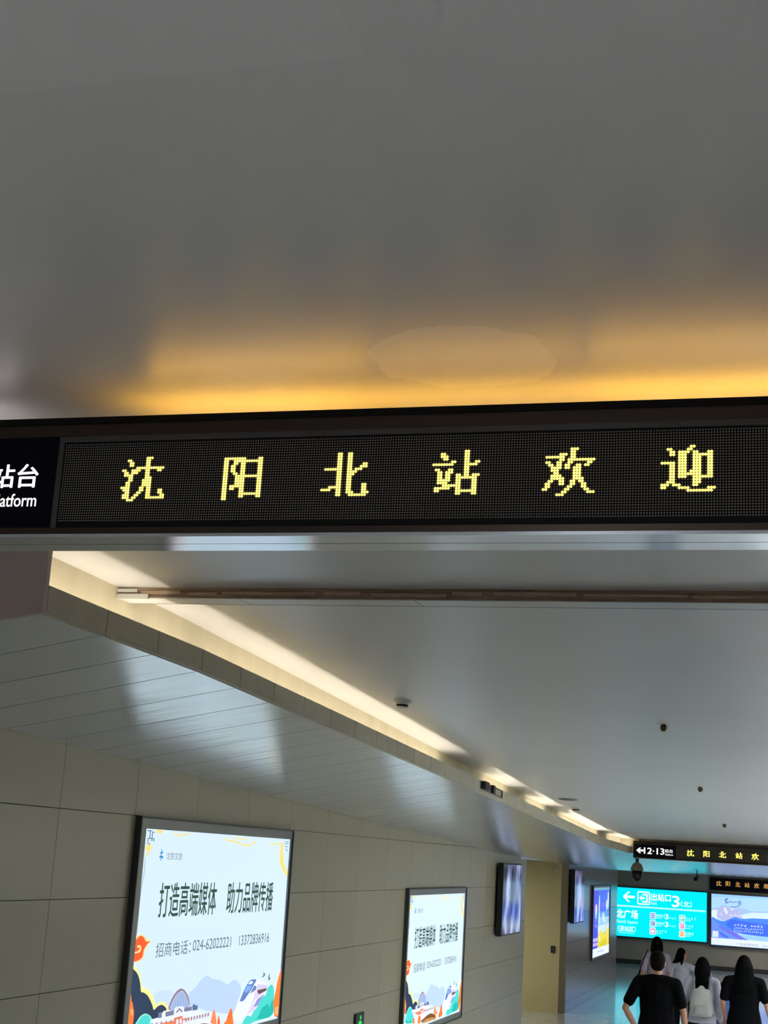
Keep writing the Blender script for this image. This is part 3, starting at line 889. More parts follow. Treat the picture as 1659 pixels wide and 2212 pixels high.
# ------------------------------------------------------------------ advertising light boxes
def printmat(rgb, k=1.0):
    return glow('print_%d_%d_%d' % tuple(rgb), rgb, k)


M_lbframe = mat('light_box_frame', (132, 134, 135), rough=0.4, metal=0.3)
M_lbside = mat('light_box_side', (58, 60, 60), rough=0.5)
PW, PH = 2.87, 1.45


def light_box(name, w, h, b=(0.105, 0.04, 0.075, 0.08), depth=0.045, fm=None):
    """wall light box facing +x; local origin at the lower near corner of the lit panel; b = near, far, bottom, top borders"""
    fm = fm or M_lbframe
    root = empty(name)
    n, f_, bo, to = b
    e = 0.014
    MB().box((0.0, -n, -bo), (depth, -n + e, h + to)).box((0.0, w + f_ - e, -bo), (depth, w + f_, h + to)) \
        .box((0.0, -n + e, -bo), (depth, w + f_ - e, -bo + e)).box((0.0, -n + e, h + to - e), (depth, w + f_ - e, h + to)).build('outer_frame', M_lbside, root)
    d2 = depth - 0.012
    MB().box((0.0, -n + e, -bo + e), (d2, 0, h + to - e)).box((0.0, w, -bo + e), (d2, w + f_ - e, h + to - e)) \
        .box((0.0, 0, -bo + e), (d2, w, 0)).box((0.0, 0, h), (d2, w, h + to - e)).build('inner_frame', fm, root)
    return root, d2


PAPER = glow('backlit_paper', (214, 235, 248), 1.0, sample=True)
def advert(root, d2):
    panel = MB().box((0.0, 0, 0), (d2 - 0.010, PW, PH)).build('light_panel', PAPER, root)
    pr = Print((d2 - 0.010, 0, 0), (0, 1, 0), (0, 0, 1))
    for rgb, layer, pts in ART:
        q = [(min(max(s, 0.004), PW - 0.004), min(max(t, 0.004), PH - 0.004)) for s, t in pts]
        pr.poly(chaikin(q) if len(q) > 6 else q, printmat(rgb), layer)
    pr.build('printed_artwork', None, panel)
    INK = printmat((38, 74, 60))
    INK2 = printmat((88, 112, 116))
    BLUE = printmat((25, 140, 205))
    def lettering(nm):
        return Print((d2 - 0.010, 0, 0), (0, 1, 0), (0, 0, 1)), nm
    for nm, body, s0, t0, s1, t1, m in (('title_lettering', '打造高端媒体', 0.325, 0.868, 1.335, 1.098, INK), ('title_lettering', '助力品牌传播', 1.545, 0.868, 2.545, 1.098, INK),
                                        ('phone_lettering', '招商电话：', 0.345, 0.607, 0.93, 0.703, INK2), ('phone_lettering', '024-62022221', 0.97, 0.622, 1.70, 0.697, INK2),
                                        ('phone_lettering', '13372836916', 1.865, 0.622, 2.53, 0.697, INK2), ('name_lettering', '沈铁文旅', 0.375, 1.252, 0.645, 1.303, printmat((110, 128, 140)))):
        pr = Print((d2 - 0.010, 0, 0), (0, 1, 0), (0, 0, 1))
        pr.text(body, s0, t0, s1, t1, m, 2, 0.011 if m is INK else 0.0)
        pr.build(nm, None, panel)
    # blue emblem: a stroke with stacked bars
    pr = Print((d2 - 0.010, 0, 0), (0, 1, 0), (0, 0, 1))
    pr.poly([(0.286, 1.243), (0.297, 1.243), (0.297, 1.262), (0.324, 1.258), (0.324, 1.272), (0.297, 1.278), (0.297, 1.293), (0.318, 1.296), (0.318, 1.306), (0.297, 1.303), (0.297, 1.322),
             (0.286, 1.322), (0.286, 1.301), (0.268, 1.298), (0.268, 1.288), (0.286, 1.291), (0.286, 1.279), (0.262, 1.274), (0.262, 1.262), (0.286, 1.267)], BLUE, 2)
    pr.build('emblem', None, panel)


ad1, d2 = light_box('advertising_light_box', PW, PH)
advert(ad1, d2)
ad1.location = (XW, 8.905, 1.265)
tag(ad1, 'large glowing white advert on the left wall, nearest and biggest, with a painted train', 'light box', 'white advert light boxes')
ad2 = copy_tree(ad1)
ad2.location = (XW, 15.84, 0.757)
ad2.scale = (1, 2.76 / 2.87, 1)
tag(ad2, 'white advert further along the left wall between the green exit light and first screen', 'light box', 'white advert light boxes')

# blue and yellow advert on the dark stone wall
ad3, d2 = light_box('advertising_light_box', 2.62, 1.40, b=(0.07, 0.07, 0.05, 0.05))
ad3.location = (XW, 30.63, 0.80)
tag(ad3, 'narrow looking blue and yellow glowing advert on the dark polished stone wall', 'light box')
panel3 = MB().box((0.0, 0, 0), (d2 - 0.010, 2.62, 1.40)).build('light_panel', glow('paper_sky', (95, 150, 238), 1.0, sample=True), ad3)
pr = Print((d2 - 0.010, 0, 0), (0, 1, 0), (0, 0, 1), 0.003)
c_ = printmat
pr.rect(0, 0, 2.62, 0.17, c_((232, 242, 250)), 5)
pr.rect(0.02, 0.17, 0.78, 1.36, c_((72, 72, 222)), 2)
pr.rect(0.0, 1.345, 2.62, 1.40, c_((110, 165, 190)), 3)
pr.rect(0.80, 0.9, 2.62, 1.345, c_((70, 100, 232)), 1)
pr.rect(0.80, 0.55, 2.62, 0.78, c_((150, 200, 248)), 1)
pr.rect(0.80, 0.45, 2.62, 0.62, c_((205, 230, 248)), 2)
pr.poly([(0.80, 0.17), (2.62, 0.17), (2.62, 0.50), (2.3, 0.56), (2.1, 0.46), (1.9, 0.40), (1.7, 0.50), (1.4, 0.44), (1.2, 0.56), (1.0, 0.48), (0.80, 0.40)], c_((238, 218, 50)), 3)
pr.poly([(1.0, 0.18), (2.3, 0.18), (2.2, 0.30), (1.8, 0.34), (1.5, 0.26), (1.2, 0.30)], c_((214, 205, 20)), 4)
pr.poly([(0.95, 0.3), (1.15, 0.3), (1.15, 0.42), (0.95, 0.42)], c_((246, 240, 150)), 4)
for s, w, t in ((1.9, .10, .74), (2.1, .07, .70), (2.28, .08, .75), (1.72, .06, .60)):
    pr.rect(s, 0.46, s + w, t, c_((190, 205, 180)), 3)
for s, t, w, h in ((0.92, 1.0, .09, .25), (2.15, 1.02, .12, .12), (2.38, 1.12, .13, .2), (1.0, .75, .10, .12), (1.6, .80, .2, .07), (1.75, .72, .25, .06)):
    pr.disc(s, t, w, c_((190, 225, 246)), 3, sy=h / w)
scribble(pr, 2, 1.35, 0.98, 2.0, 1.10, c_((170, 120, 225)), 4)
pr.disc(0.42, 0.96, 0.16, c_((250, 205, 190)), 4, sy=0.7)
pr.disc(0.42, 0.86, 0.17, c_((130, 205, 215)), 4, sy=0.6)
pr.rect(0.37, 0.70, 0.47, 0.80, c_((150, 170, 240)), 4)
scribble(pr, 2, 0.25, 0.58, 0.6, 0.68, c_((190, 180, 245)), 4)
pr.rect(0.04, 0.31, 0.76, 0.38, c_((196, 186, 246)), 4)
pr.rect(0.04, 0.22, 0.76, 0.285, c_((190, 180, 244)), 4)
scribble(pr, 6, 0.70, 0.06, 1.75, 0.12, c_((120, 130, 160)), 6)
pr.build('printed_artwork', None, panel3)

# ------------------------------------------------------------------ far wall: direction board, poster and small matrix sign
DX0, DX1, DZ0, DZ1 = -5.20, -2.665, 0.745, 2.09
db = empty('direction_board', (DX0, Y_FAR, DZ0))
tag(db, 'turquoise backlit direction board with a white left arrow and exit 3', 'sign')
DW, DH = DX1 - DX0, DZ1 - DZ0
MB().box((-0.05, -0.07, -0.05), (DW + 0.07, 0, DH + 0.05)).build('frame', M_lbside, db)
CY = glow('turquoise_panel', (0, 214, 238), 1.3, sample=True)
dpanel = MB().box((0, -0.085, 0), (DW, -0.07, DH)).build('light_panel', CY, db)
pr = Print((0, -0.0855, 0), (1, 0, 0), (0, 0, 1), 0.002)
WH = glow('board_white', (236, 252, 255), 1.05)
PALE = glow('board_pale', (190, 250, 255), 1.0)
k = DW / 1530.0     # board drawn on a 1530 x 812 grid (origin top left)


def bx(x, y):
    return (x * k, DH - y * k)


def btext(body, x0, y0, x1, y1, m=WH, layer=2, bold=0.03):
    a, b = bx(x0, y1), bx(x1, y0)
    pr.text(body, a[0], a[1], b[0], b[1], m, layer, bold)


def brect(x0, y0, x1, y1, m, layer=1, r=0):
    a, b = bx(x0, y1), bx(x1, y0)
    if r:
        pr.rrect(a[0], a[1], b[0], b[1], r * k, m, layer)
    else:
        pr.rect(a[0], a[1], b[0], b[1], m, layer)


brect(0, 296, 1510, 322, PALE)
pr.poly([bx(*q) for q in ((105, 150), (190, 65), (235, 65), (170, 130), (315, 130), (315, 172), (170, 172), (235, 240), (190, 240))], WH, 2)
brect(355, 45, 575, 270, WH, 2, 30)
brect(378, 68, 552, 247, CY, 3)
pr.poly([bx(*q) for q in ((440, 85), (535, 85), (535, 232), (440, 232), (440, 205), (505, 205), (505, 112), (440, 112))], WH, 4)
pr.poly([bx(*q) for q in ((388, 158), (435, 112), (435, 140), (480, 140), (480, 176), (435, 176), (435, 205))], WH, 4)
btext('出站口', 592, 68, 925, 190)
btext('Exit', 592, 205, 690, 255, bold=0.0)
btext('3', 950, 88, 1070, 268, bold=0.035)
btext('（北）', 1095, 165, 1280, 262, bold=0.01)
btext('北广场', 5, 370, 370, 515)
btext('North Square', 8, 540, 370, 615, PALE, bold=0.01)
btext('（进站区）', 35, 640, 335, 735, bold=0.01)
btext('Passenger Entrance', 55, 742, 310, 775, PALE, bold=0.0)
for x, y, c, g, t, n_ in ((575, 385, (120, 140, 225), '口', '进站口', 3), (575, 515, (125, 150, 215), '匚', '售票处', 3), (575, 640, (240, 105, 170), '一', None, 4),
                          (1070, 395, (105, 215, 185), 'P', None, 4), (1070, 520, (250, 150, 205), '厂', None, 3), (1070, 650, (255, 165, 95), '冂', '出租车', 3)):
    brect(x, y, x + 100, y + 112, WH, 2, 16)
    brect(x + 12, y + 14, x + 88, y + 98, glow('board_%d_%d' % (x, y), c, 1.0), 3, 10)
    btext(g, x + 26, y + 32, x + 74, y + 82, WH, 4)
    x0 = x + 104
    if t:
        btext(t, x0, y + 22, x0 + 145, y + 72, PALE, 2, 0.01)
    else:
        p0, p1 = bx(x0, y + 72), bx(x0 + 48 * n_, y + 22)
        scribble(pr, n_, p0[0], p0[1], p1[0], p1[1], PALE, 2)
    brect(x0 + 2, y + 84, x0 + 95, y + 94, PALE, 2)
    if y < 530 and x < 1000:
        btext('3', x0 + 150, y + 14, x0 + 210, y + 96, WH, 2, 0.03)
        p0, p1 = bx(x0 + 222, y + 92), bx(x0 + 350, y + 56)
        scribble(pr, 3, p0[0], p0[1], p1[0], p1[1], PALE, 2)
pr.build('lettering', None, dpanel)

# mountain-lake poster
LX0, LX1, LZ0, LZ1 = -2.535, 0.35, 0.69, 2.075
lp = empty('landscape_poster', (LX0, Y_FAR, LZ0))
tag(lp, 'backlit blue mountain lake poster on the far wall under the small gold matrix sign', 'light box')
LW, LH = LX1 - LX0, LZ1 - LZ0
MB().box((-0.05, -0.07, -0.05), (LW + 0.05, 0, LH + 0.05)).build('frame', M_lbside, lp)
lpanel = MB().box((0, -0.085, 0), (LW, -0.07, LH)).build('light_panel', glow('poster_sky', (178, 220, 250), 1.0, sample=True), lp)
pr = Print((0, -0.0855, 0), (1, 0, 0), (0, 0, 1), 0.002)
q = 1.535 / 1510.0


def lx(x, y):      # measured picture coordinates, slope of the photograph taken out
    x2 = x - 150
    return (min(max(x2 * q, 0.0), LW), min(max(LH - (y - 510 - x2 * 0.068) * q * 1.03, 0), LH))


def lpoly(pts, c, layer):
    q_ = [lx(*p_) for p_ in pts]
    pr.poly(chaikin(q_, 1) if len(q_) > 6 else q_, printmat(c), layer)


lpoly([(150, 505), (3200, 505), (3200, 760), (1200, 640), (150, 600)], (158, 208, 250), 1)
lpoly([(190, 890), (400, 850), (480, 800), (560, 840), (900, 880), (1100, 920), (1240, 980), (3200, 1000), (3200, 1300), (150, 1100), (150, 920)], (170, 200, 240), 2)
lpoly([(280, 1120), (330, 960), (400, 870), (480, 810), (560, 850), (640, 930), (760, 900), (860, 960), (960, 1040), (1060, 1120), (800, 1180), (500, 1220)], (186, 190, 235), 3)
lpoly([(150, 950), (260, 920), (320, 960), (290, 1080), (330, 1180), (250, 1180), (150, 1080)], (226, 240, 252), 4)
lpoly([(480, 880), (530, 870), (545, 910), (600, 1000), (560, 1060), (500, 960)], (232, 242, 254), 4)
lpoly([(680, 900), (750, 890), (740, 940), (690, 945)], (228, 238, 252), 4)
for x, y in ((400, 1030), (680, 1060), (800, 1060), (920, 1070)):
    lpoly([(x - 60, y + 50), (x, y - 25), (x + 60, y + 50), (x, y + 30)], (214, 216, 244), 5)
lpoly([(950, 1070), (1250, 1010), (3200, 1090), (3200, 1260), (1500, 1180), (1000, 1160)], (215, 238, 252), 4)
lpoly([(160, 1100), (330, 1200), (480, 1240), (700, 1150), (780, 1120), (1000, 1180), (1300, 1150), (3200, 1290), (3200, 1760), (1600, 1640), (850, 1540), (160, 1300)], (82, 140, 250), 5)
lpoly([(500, 1300), (720, 1170), (900, 1230), (3200, 1480), (3200, 1700), (1300, 1600), (850, 1530)], (70, 112, 250), 6)
lpoly([(150, 1140), (300, 1260), (500, 1420), (860, 1540), (1150, 1720), (150, 1660)], (108, 150, 246), 6)
lpoly([(330, 1330), (520, 1420), (800, 1530), (1060, 1720), (900, 1690), (600, 1520), (380, 1400)], (126, 112, 238), 7)
lpoly([(330, 1500), (420, 1520), (620, 1640), (560, 1670), (420, 1590)], (88, 110, 240), 7)
lpoly([(820, 1545), (1060, 1590), (1120, 1570), (1220, 1590), (1240, 1620), (3200, 1760), (3200, 1860), (1150, 1720)], (160, 208, 250), 7)
lpoly([(150, 1650), (1400, 1740), (3200, 1870), (3200, 2050), (150, 1820)], (228, 240, 252), 8)
# handwriting-like title, painted as strokes
for st in (((505, 700), (560, 640), (600, 650), (540, 690), (530, 780)), ((520, 640), (560, 740), (610, 730), (560, 780)), ((620, 750), (680, 700), (700, 740), (740, 750)),
           ((740, 740), (790, 730), (840, 740)), ((870, 700), (890, 800), (930, 700), (950, 790), (900, 830), (800, 860), (680, 850))):
    for a, b in zip(st, st[1:]):
        ax, ay = a
        bx_, by_ = b
        L = math.hypot(bx_ - ax, by_ - ay)
        nx, ny = -(by_ - ay) / L * 8, (bx_ - ax) / L * 8
        lpoly([(ax + nx, ay + ny), (ax - nx, ay - ny), (bx_ - nx, by_ - ny), (bx_ + nx, by_ + ny)], (75, 105, 190), 4)
for n_, x0, y0, x1, y1, c in ((4, 760, 1245, 1105, 1310, (225, 240, 255)), (4, 1200, 1245, 1550, 1310, (225, 240, 255)), (14, 755, 1335, 1550, 1390, (205, 225, 255)),
                              (15, 755, 1405, 1550, 1460, (205, 225, 255)), (2, 350, 625, 470, 665, (150, 180, 215))):
    a, b = lx(x0, y1 + (x0 - 150) * .068), lx(x1, y0 + (x1 - 150) * .068)
    scribble(pr, n_, a[0], a[1], b[0], b[1], printmat(c), 9)
a, b = lx(820, 1840), lx(2000, 1860)
pr.text('广告招商热线：024-62022221', 0.68, 0.035, 1.95, 0.095, printmat((120, 140, 175)), 9)
lpoly([(185, 1475), (345, 1485), (340, 1645), (180, 1635)], (222, 228, 248), 9)
pr.build('printed_artwork', None, lpanel)

# small gold matrix sign above the poster
gs = empty('gold_matrix_sign', (-2.585, Y_FAR, 2.185))
tag(gs, 'small black matrix sign with gold characters above the mountain poster', 'sign')
ghouse = MB().box((0, -0.10, 0), (2.95, 0, 0.335)).build('housing', M_glass, gs)
MB().box((-0.01, -0.104, -0.012), (2.96, 0, 0.0)).box((-0.01, -0.104, 0.335), (2.96, 0, 0.345)).build('frame_rail', M_frame, gs)
M_gold = glow('led_gold', (214, 158, 78), 1.0)
for i, (key, _, _) in enumerate(LED_AT):
    x0 = 0.185 + i * 0.2585
    cells = led_cells(key)
    o = dots(cells, 0.0078, 0.0056, 0.002, 6, x0, 0.248, -0.1005).build('lit_character', M_gold, ghouse)
    o['kind'] = 'stuff'

# ------------------------------------------------------------------ wall screens
M_case = mat('screen_case', (14, 14, 15), rough=0.4)


def screen_mat(name, seed):
    m = bpy.data.materials.new(name)
    m.use_nodes = True
    nt = m.node_tree
    b = nt.nodes['Principled BSDF']
    tc = nt.nodes.new('ShaderNodeTexCoord')
    mp = nt.nodes.new('ShaderNodeMapping')
    mp.inputs['Location'].default_value = (0, seed, 0)
    mp.inputs['Scale'].default_value = (1, 2.0, 0.9)
    nt.links.new(tc.outputs['Object'], mp.inputs[0])
    n = nt.nodes.new('ShaderNodeTexNoise')
    n.inputs['Scale'].default_value = 1.7
    n.inputs['Detail'].default_value = 3
    nt.links.new(mp.outputs[0], n.inputs[0])
    cr = nt.nodes.new('ShaderNodeValToRGB')
    el = cr.color_ramp.elements
    el[0].position, el[0].color = 0.40, (*lin((36, 42, 60)), 1)
    el[1].position, el[1].color = 0.66, (*lin((200, 215, 245)), 1)
    e = cr.color_ramp.elements.new(0.52)
    e.color = (*lin((110, 120, 175)), 1)
    nt.links.new(n.outputs['Fac'], cr.inputs[0])
    nt.links.new(cr.outputs[0], b.inputs['Emission Color'])
    b.inputs['Emission Strength'].default_value = 0.75
    b.inputs['Base Color'].default_value = (0.02, 0.02, 0.025, 1)
    b.inputs['Roughness'].default_value = 0.12
    return m


def wall_screen(label, y, z, w, h, m):
    r = empty('wall_screen', (XW, y, z))
    tag(r, label, 'screen', 'black wall screens')
    case = MB().box((0.035, 0, 0), (0.115, w, h)).build('case', M_case, r, bevel=0.006)
    MB().box((0.1155, 0.02, 0.02), (0.1165, w - 0.02, h - 0.02)).build('display', m, case)
    MB().box((0.0, w * 0.3, h * 0.3), (0.035, w * 0.7, h * 0.7)).build('wall_mount', M_case, r)
    return r


wall_screen('black cased screen on the beige panelled wall just before the side passage', 20.62, 1.60, 1.42, 1.01, screen_mat('display_a', 3.1))
wall_screen('black cased screen on the dark stone wall just past the yellow lit return', 27.44, 1.58, 1.28, 0.98, screen_mat('display_b', 8.3))

# ------------------------------------------------------------------ small fittings
M_plast = mat('white_plastic', (205, 203, 196), rough=0.45)
M_dark = mat('dark_plastic', (20, 20, 20), rough=0.5)
M_bronze = mat('sprinkler_metal', (92, 84, 56), rough=0.4, metal=0.6)


def at_ceiling(name, x, y, label, cat, group=None):
    r = empty(name, (x, y, cz(y)))
    r.rotation_euler = (math.atan((cz(y + 0.2) - cz(y - 0.2)) / 0.4), 0, 0)   # follows the slope of the ceiling
    return tag(r, label, cat, group)


def smoke_detector(x, y, label):
    r = at_ceiling('smoke_detector', x, y, label, 'smoke detector', 'ceiling smoke detectors')
    MB().lathe([(0.062, 0.003), (0.062, -0.008), (0.05, -0.012)], 20).build('base', M_plast, r)
    bod = MB().lathe([(0.046, -0.012), (0.044, -0.026)], 20).build('body', M_plast, r)
    mb = MB()
    for i in range(12):
        a = 2 * math.pi * i / 12
        mb.box((0.034, -0.006, -0.040), (0.040, 0.006, -0.026), M=Matrix.Rotation(a, 4, 'Z'))
    mb.lathe([(0.031, -0.026), (0.031, -0.040)], 12).build('vent', M_dark, bod)
    MB().lathe([(0.040, -0.040), (0.036, -0.048), (0.018, -0.052)], 20).build('cap', M_plast, r)


def sprinkler(x, y, label):
    r = at_ceiling('sprinkler', x, y, label, 'sprinkler', 'ceiling sprinklers')
    MB().lathe([(0.045, 0.002), (0.043, -0.003)], 18).build('escutcheon', M_ceil, r)
    MB().lathe([(0.014, -0.003), (0.023, -0.010), (0.025, -0.028), (0.020, -0.040), (0.008, -0.046)], 10).build('head', M_bronze, r)
    MB().lathe([(0.018, -0.046), (0.018, -0.049)], 10).build('deflector', M_bronze, r)


smoke_detector(-2.60, 9.32, 'round smoke detector on the ceiling nearest the camera, beside the cove light edge')
smoke_detector(-2.665, 17.67, 'smoke detector far along the ceiling just beyond the flat speaker disc')
sprinkler(-0.925, 10.05, 'dark sprinkler head alone in the middle of the bright ceiling')
sprinkler(-0.965, 14.4, 'tiny sprinkler in the middle of the ceiling behind the dark one')
sprinkler(-0.985, 19.3, 'tiniest sprinkler near the far end of the ceiling above the distant sign')
sp = at_ceiling('ceiling_speaker', -2.59, 16.55, 'flat round speaker grille in the far ceiling', 'speaker')
MB().lathe([(0.115, 0.002), (0.115, -0.006), (0.10, -0.010)], 24).build('rim', mat('speaker_rim', (120, 118, 112), rough=0.5), sp)
MB().lathe([(0.098, -0.010), (0.05, -0.014)], 24).build('grille', mat('speaker_grille', (92, 90, 86), rough=0.6), sp)

# bracket frame with a black box fixed on the fascia
yb0, yb1 = 13.12, 14.10
fbx = empty('fascia_bracket', (XF, yb0, fb(yb0)))
tag(fbx, 'small open metal bracket with a black box fixed on the cove fascia', 'bracket')
sl = (fb(yb1) - fb(yb0)) / (yb1 - yb0)


def sbox(a, b, m, nm):
    (x0, y0, z0), (x1, y1, z1) = a, b
    MB().hexa([(x0, y0, z0 + sl * y0), (x1, y0, z0 + sl * y0), (x1, y1, z0 + sl * y1), (x0, y1, z0 + sl * y1)],
              [(x0, y0, z1 + sl * y0), (x1, y0, z1 + sl * y0), (x1, y1, z1 + sl * y1), (x0, y1, z1 + sl * y1)]).build(nm, m, fbx)


M_brk = mat('bracket_metal', (95, 95, 88), rough=0.5, metal=0.4)
sbox((0.001, 0.0, 0.03), (0.05, 0.17, 0.10), M_dark, 'black_box')
sbox((0.001, 0.17, 0.028), (0.012, 0.98, 0.036), M_brk, 'bar')
sbox((0.001, 0.17, 0.092), (0.012, 0.98, 0.098), M_brk, 'bar')
sbox((0.001, 0.965, 0.036), (0.012, 0.98, 0.092), M_brk, 'bar')
sbox((0.001, 0.45, 0.030), (0.03, 0.54, 0.105), M_dark, 'clip')

# running-man exit light low on the wall
ex = empty('exit_light', (XW, 14.05, 0.80))
tag(ex, 'small green running man exit light low on the left wall between the two white adverts', 'exit sign')
MB().box((0.0, 0, 0), (0.02, 0.29, 0.305)).build('case', M_case, ex)
exface = MB().box((0.02, 0.012, 0.012), (0.022, 0.278, 0.293)).build('face', mat('exit_face', (10, 34, 18), rough=0.3), ex)
pr = Print((0.0222, 0, 0), (0, 1, 0), (0, 0, 1))
GR = glow('exit_green', (30, 205, 80), 1.1)
pr.disc(0.16, 0.262, 0.022, GR, 2)
pr.poly([(0.10, 0.225), (0.15, 0.238), (0.205, 0.215), (0.215, 0.165), (0.195, 0.165), (0.185, 0.195), (0.17, 0.205), (0.175, 0.14), (0.21, 0.10), (0.235, 0.05), (0.21, 0.04),
         (0.185, 0.085), (0.15, 0.115), (0.12, 0.075), (0.06, 0.075), (0.06, 0.10), (0.105, 0.10), (0.125, 0.14), (0.13, 0.20), (0.10, 0.20), (0.085, 0.165), (0.065, 0.17)], GR, 2)
pr.build('running_man', None, exface)

# call point on the return wall
cp = empty('call_point', (-4.455, Y_RET, 1.11))
tag(cp, 'small black box on the yellow lit return wall', 'switch')
cpc = MB().box((-0.04, -0.03, -0.06), (0.04, 0, 0.06)).build('case', M_dark, cp, bevel=0.005)
MB().box((-0.02, -0.036, -0.02), (0.02, -0.03, 0.02)).build('button', mat('call_button', (60, 56, 52), rough=0.4), cpc)

# cameras
pt = empty('dome_camera', (-2.74, 25.26, 2.8012))
tag(pt, 'black dome camera with pale hood hanging below the left end of the distant sign', 'camera')
MB().lathe([(0.035, 0.01), (0.022, -0.05)], 14).build('stem', M_dark, pt)
hood = MB().lathe([(0.03, -0.05), (0.075, -0.085), (0.105, -0.15), (0.108, -0.195)], 20).build('hood', mat('camera_hood', (110, 108, 92), rough=0.45), pt)
MB().lathe([(0.088, -0.195), (0.09, -0.26), (0.078, -0.32), (0.05, -0.36), (0.02, -0.375)], 18).build('dome', mat('camera_dome', (8, 8, 9), rough=0.15), hood)

b2 = empty('bullet_camera', (-2.62, 38.0, farz(38.0)))
tag(b2, 'small dark camera hanging from the low soffit left of the gold sign', 'camera')
MB().tube((0, 0, 0.004), (0, 0, -0.13), 0.012, 8).build('stem', M_dark, b2)
MB().tube((0.02, 0.08, -0.15), (-0.03, -0.10, -0.20), 0.05, 12).build('barrel', M_dark, b2)
MB().tube((-0.032, -0.105, -0.201), (-0.034, -0.112, -0.203), 0.035, 12).build('lens', mat('camera_lens', (4, 4, 6), rough=0.1), b2)

b3 = empty('corner_camera', (-4.42, Y_RET, 2.56))
tag(b3, 'tiny white camera at the top of the yellow lit return wall', 'camera')
MB().box((-0.02, -0.03, -0.02), (0.02, 0, 0.02)).build('bracket', M_plast, b3)
MB().tube((0, -0.03, 0), (0.02, -0.16, -0.06), 0.03, 10).build('barrel', M_plast, b3)

# ------------------------------------------------------------------ people
M_skin = mat('skin', (164, 116, 92), rough=0.5)
M_hair = mat('hair_black', (4, 4, 4), rough=0.75, spec=0.05)
M_hairb = mat('hair_brown', (18, 13, 9), rough=0.75, spec=0.05)


class Blob:
    """overlapping tapered limbs that are fused into one continuous surface"""

    def __init__(self):
        self.mb = MB()

    def ball(self, c, r, n=14):
        c = Vector(c)
        r = (r, r, r) if isinstance(r, (int, float)) else r
        prof = [(math.sin(math.pi * (i + 0.5) / 9), -math.cos(math.pi * (i + 0.5) / 9)) for i in range(9)]
        self.mb.lathe(prof, n, Matrix.Translation(c) @ Matrix.Diagonal((r[0], r[1], r[2], 1)))
        return self

    def limb(self, pts, rads, caps=True):
        """chain of joints with a radius at each; radii may be (rx, ry) for flattened sections"""
        n = 12
        P = [Vector(p) for p in pts]
        R = [(r, r) if isinstance(r, (int, float)) else r for r in rads]
        rings = []
        for i, p in enumerate(P):
            d = (P[min(i + 1, len(P) - 1)] - P[max(i - 1, 0)]).normalized()
            ref = Vector((1, 0, 0)) if abs(d.x) < 0.9 else Vector((0, 1, 0))
            a = (ref - d * ref.dot(d)).normalized()
            b = d.cross(a)
            rings.append([p + a * R[i][0] * math.cos(t) + b * R[i][1] * math.sin(t) for t in [2 * math.pi * k / n for k in range(n)]])
        vs = [v for r in rings for v in r]
        fs = []
        for j in range(len(P) - 1):
            for i in range(n):
                fs.append((j * n + i, j * n + (i + 1) % n, (j + 1) * n + (i + 1) % n, (j + 1) * n + i))
        fs += [tuple(reversed(range(n))), tuple((len(P) - 1) * n + i for i in range(n))]
        self.mb.raw(vs, fs)
        for i, p in enumerate(P):
            if not caps and i == 0:
                continue
            self.ball(p, min(R[i]) * 0.985, 10)
        return self

    def fuse(self, name, m, parent, voxel=0.012, smooth=4):
        me = self.mb.mesh(name, m)
        o = bpy.data.objects.new(name, me)
        COL.objects.link(o)
        md = o.modifiers.new('remesh', 'REMESH')
        md.mode = 'VOXEL'
        md.voxel_size = voxel
        if smooth:
            sm = o.modifiers.new('smooth', 'SMOOTH')
            sm.iterations = smooth
            sm.factor = 0.5
        dg = bpy.context.evaluated_depsgraph_get()
        dg.update()
        me2 = bpy.data.meshes.new_from_object(o.evaluated_get(dg))
        bpy.data.objects.remove(o)
        bpy.data.meshes.remove(me)
        me2.name = name
        me2.materials.clear()
        me2.materials.append(m)
        me2.polygons.foreach_set('use_smooth', [True] * len(me2.polygons))
        return link(name, me2, parent)


def hand(bl, wrist, elbow, side, s):
    """palm, four curled fingers of unequal length and a thumb leaving the side of the palm"""
    w = Vector(wrist)
    d = (w - Vector(elbow)).normalized()
    x = Vector((1, 0, 0)) if abs(d.x) < 0.8 else Vector((0, 0, 1))
    f = (Vector((0, 1, 0)) - d * d.y)
    f = f.normalized() if f.length > 0.2 else x
    n = d.cross(f).normalized()
    bl.limb([w, w + d * 0.045 * s, w + d * 0.085 * s], [0.024 * s, (0.034 * s, 0.020 * s), (0.036 * s, 0.018 * s)])
    for i, L in enumerate((0.066, 0.076, 0.070, 0.054)):
        b0 = w + d * 0.082 * s + f * (0.030 - 0.020 * i) * s
        b1 = b0 + d * L * 0.5 * s + n * 0.008 * s * side
        b2 = b1 + d * L * 0.36 * s + n * 0.022 * s * side
        bl.limb([b0, b1, b2], [0.0095 * s, 0.0088 * s, 0.0075 * s])
    t0 = w + d * 0.028 * s + f * 0.026 * s
    t1 = t0 + d * 0.030 * s + f * 0.026 * s
    t2 = t1 + d * 0.030 * s + f * 0.006 * s
    bl.limb([t0, t1, t2], [0.012 * s, 0.0105 * s, 0.0085 * s])


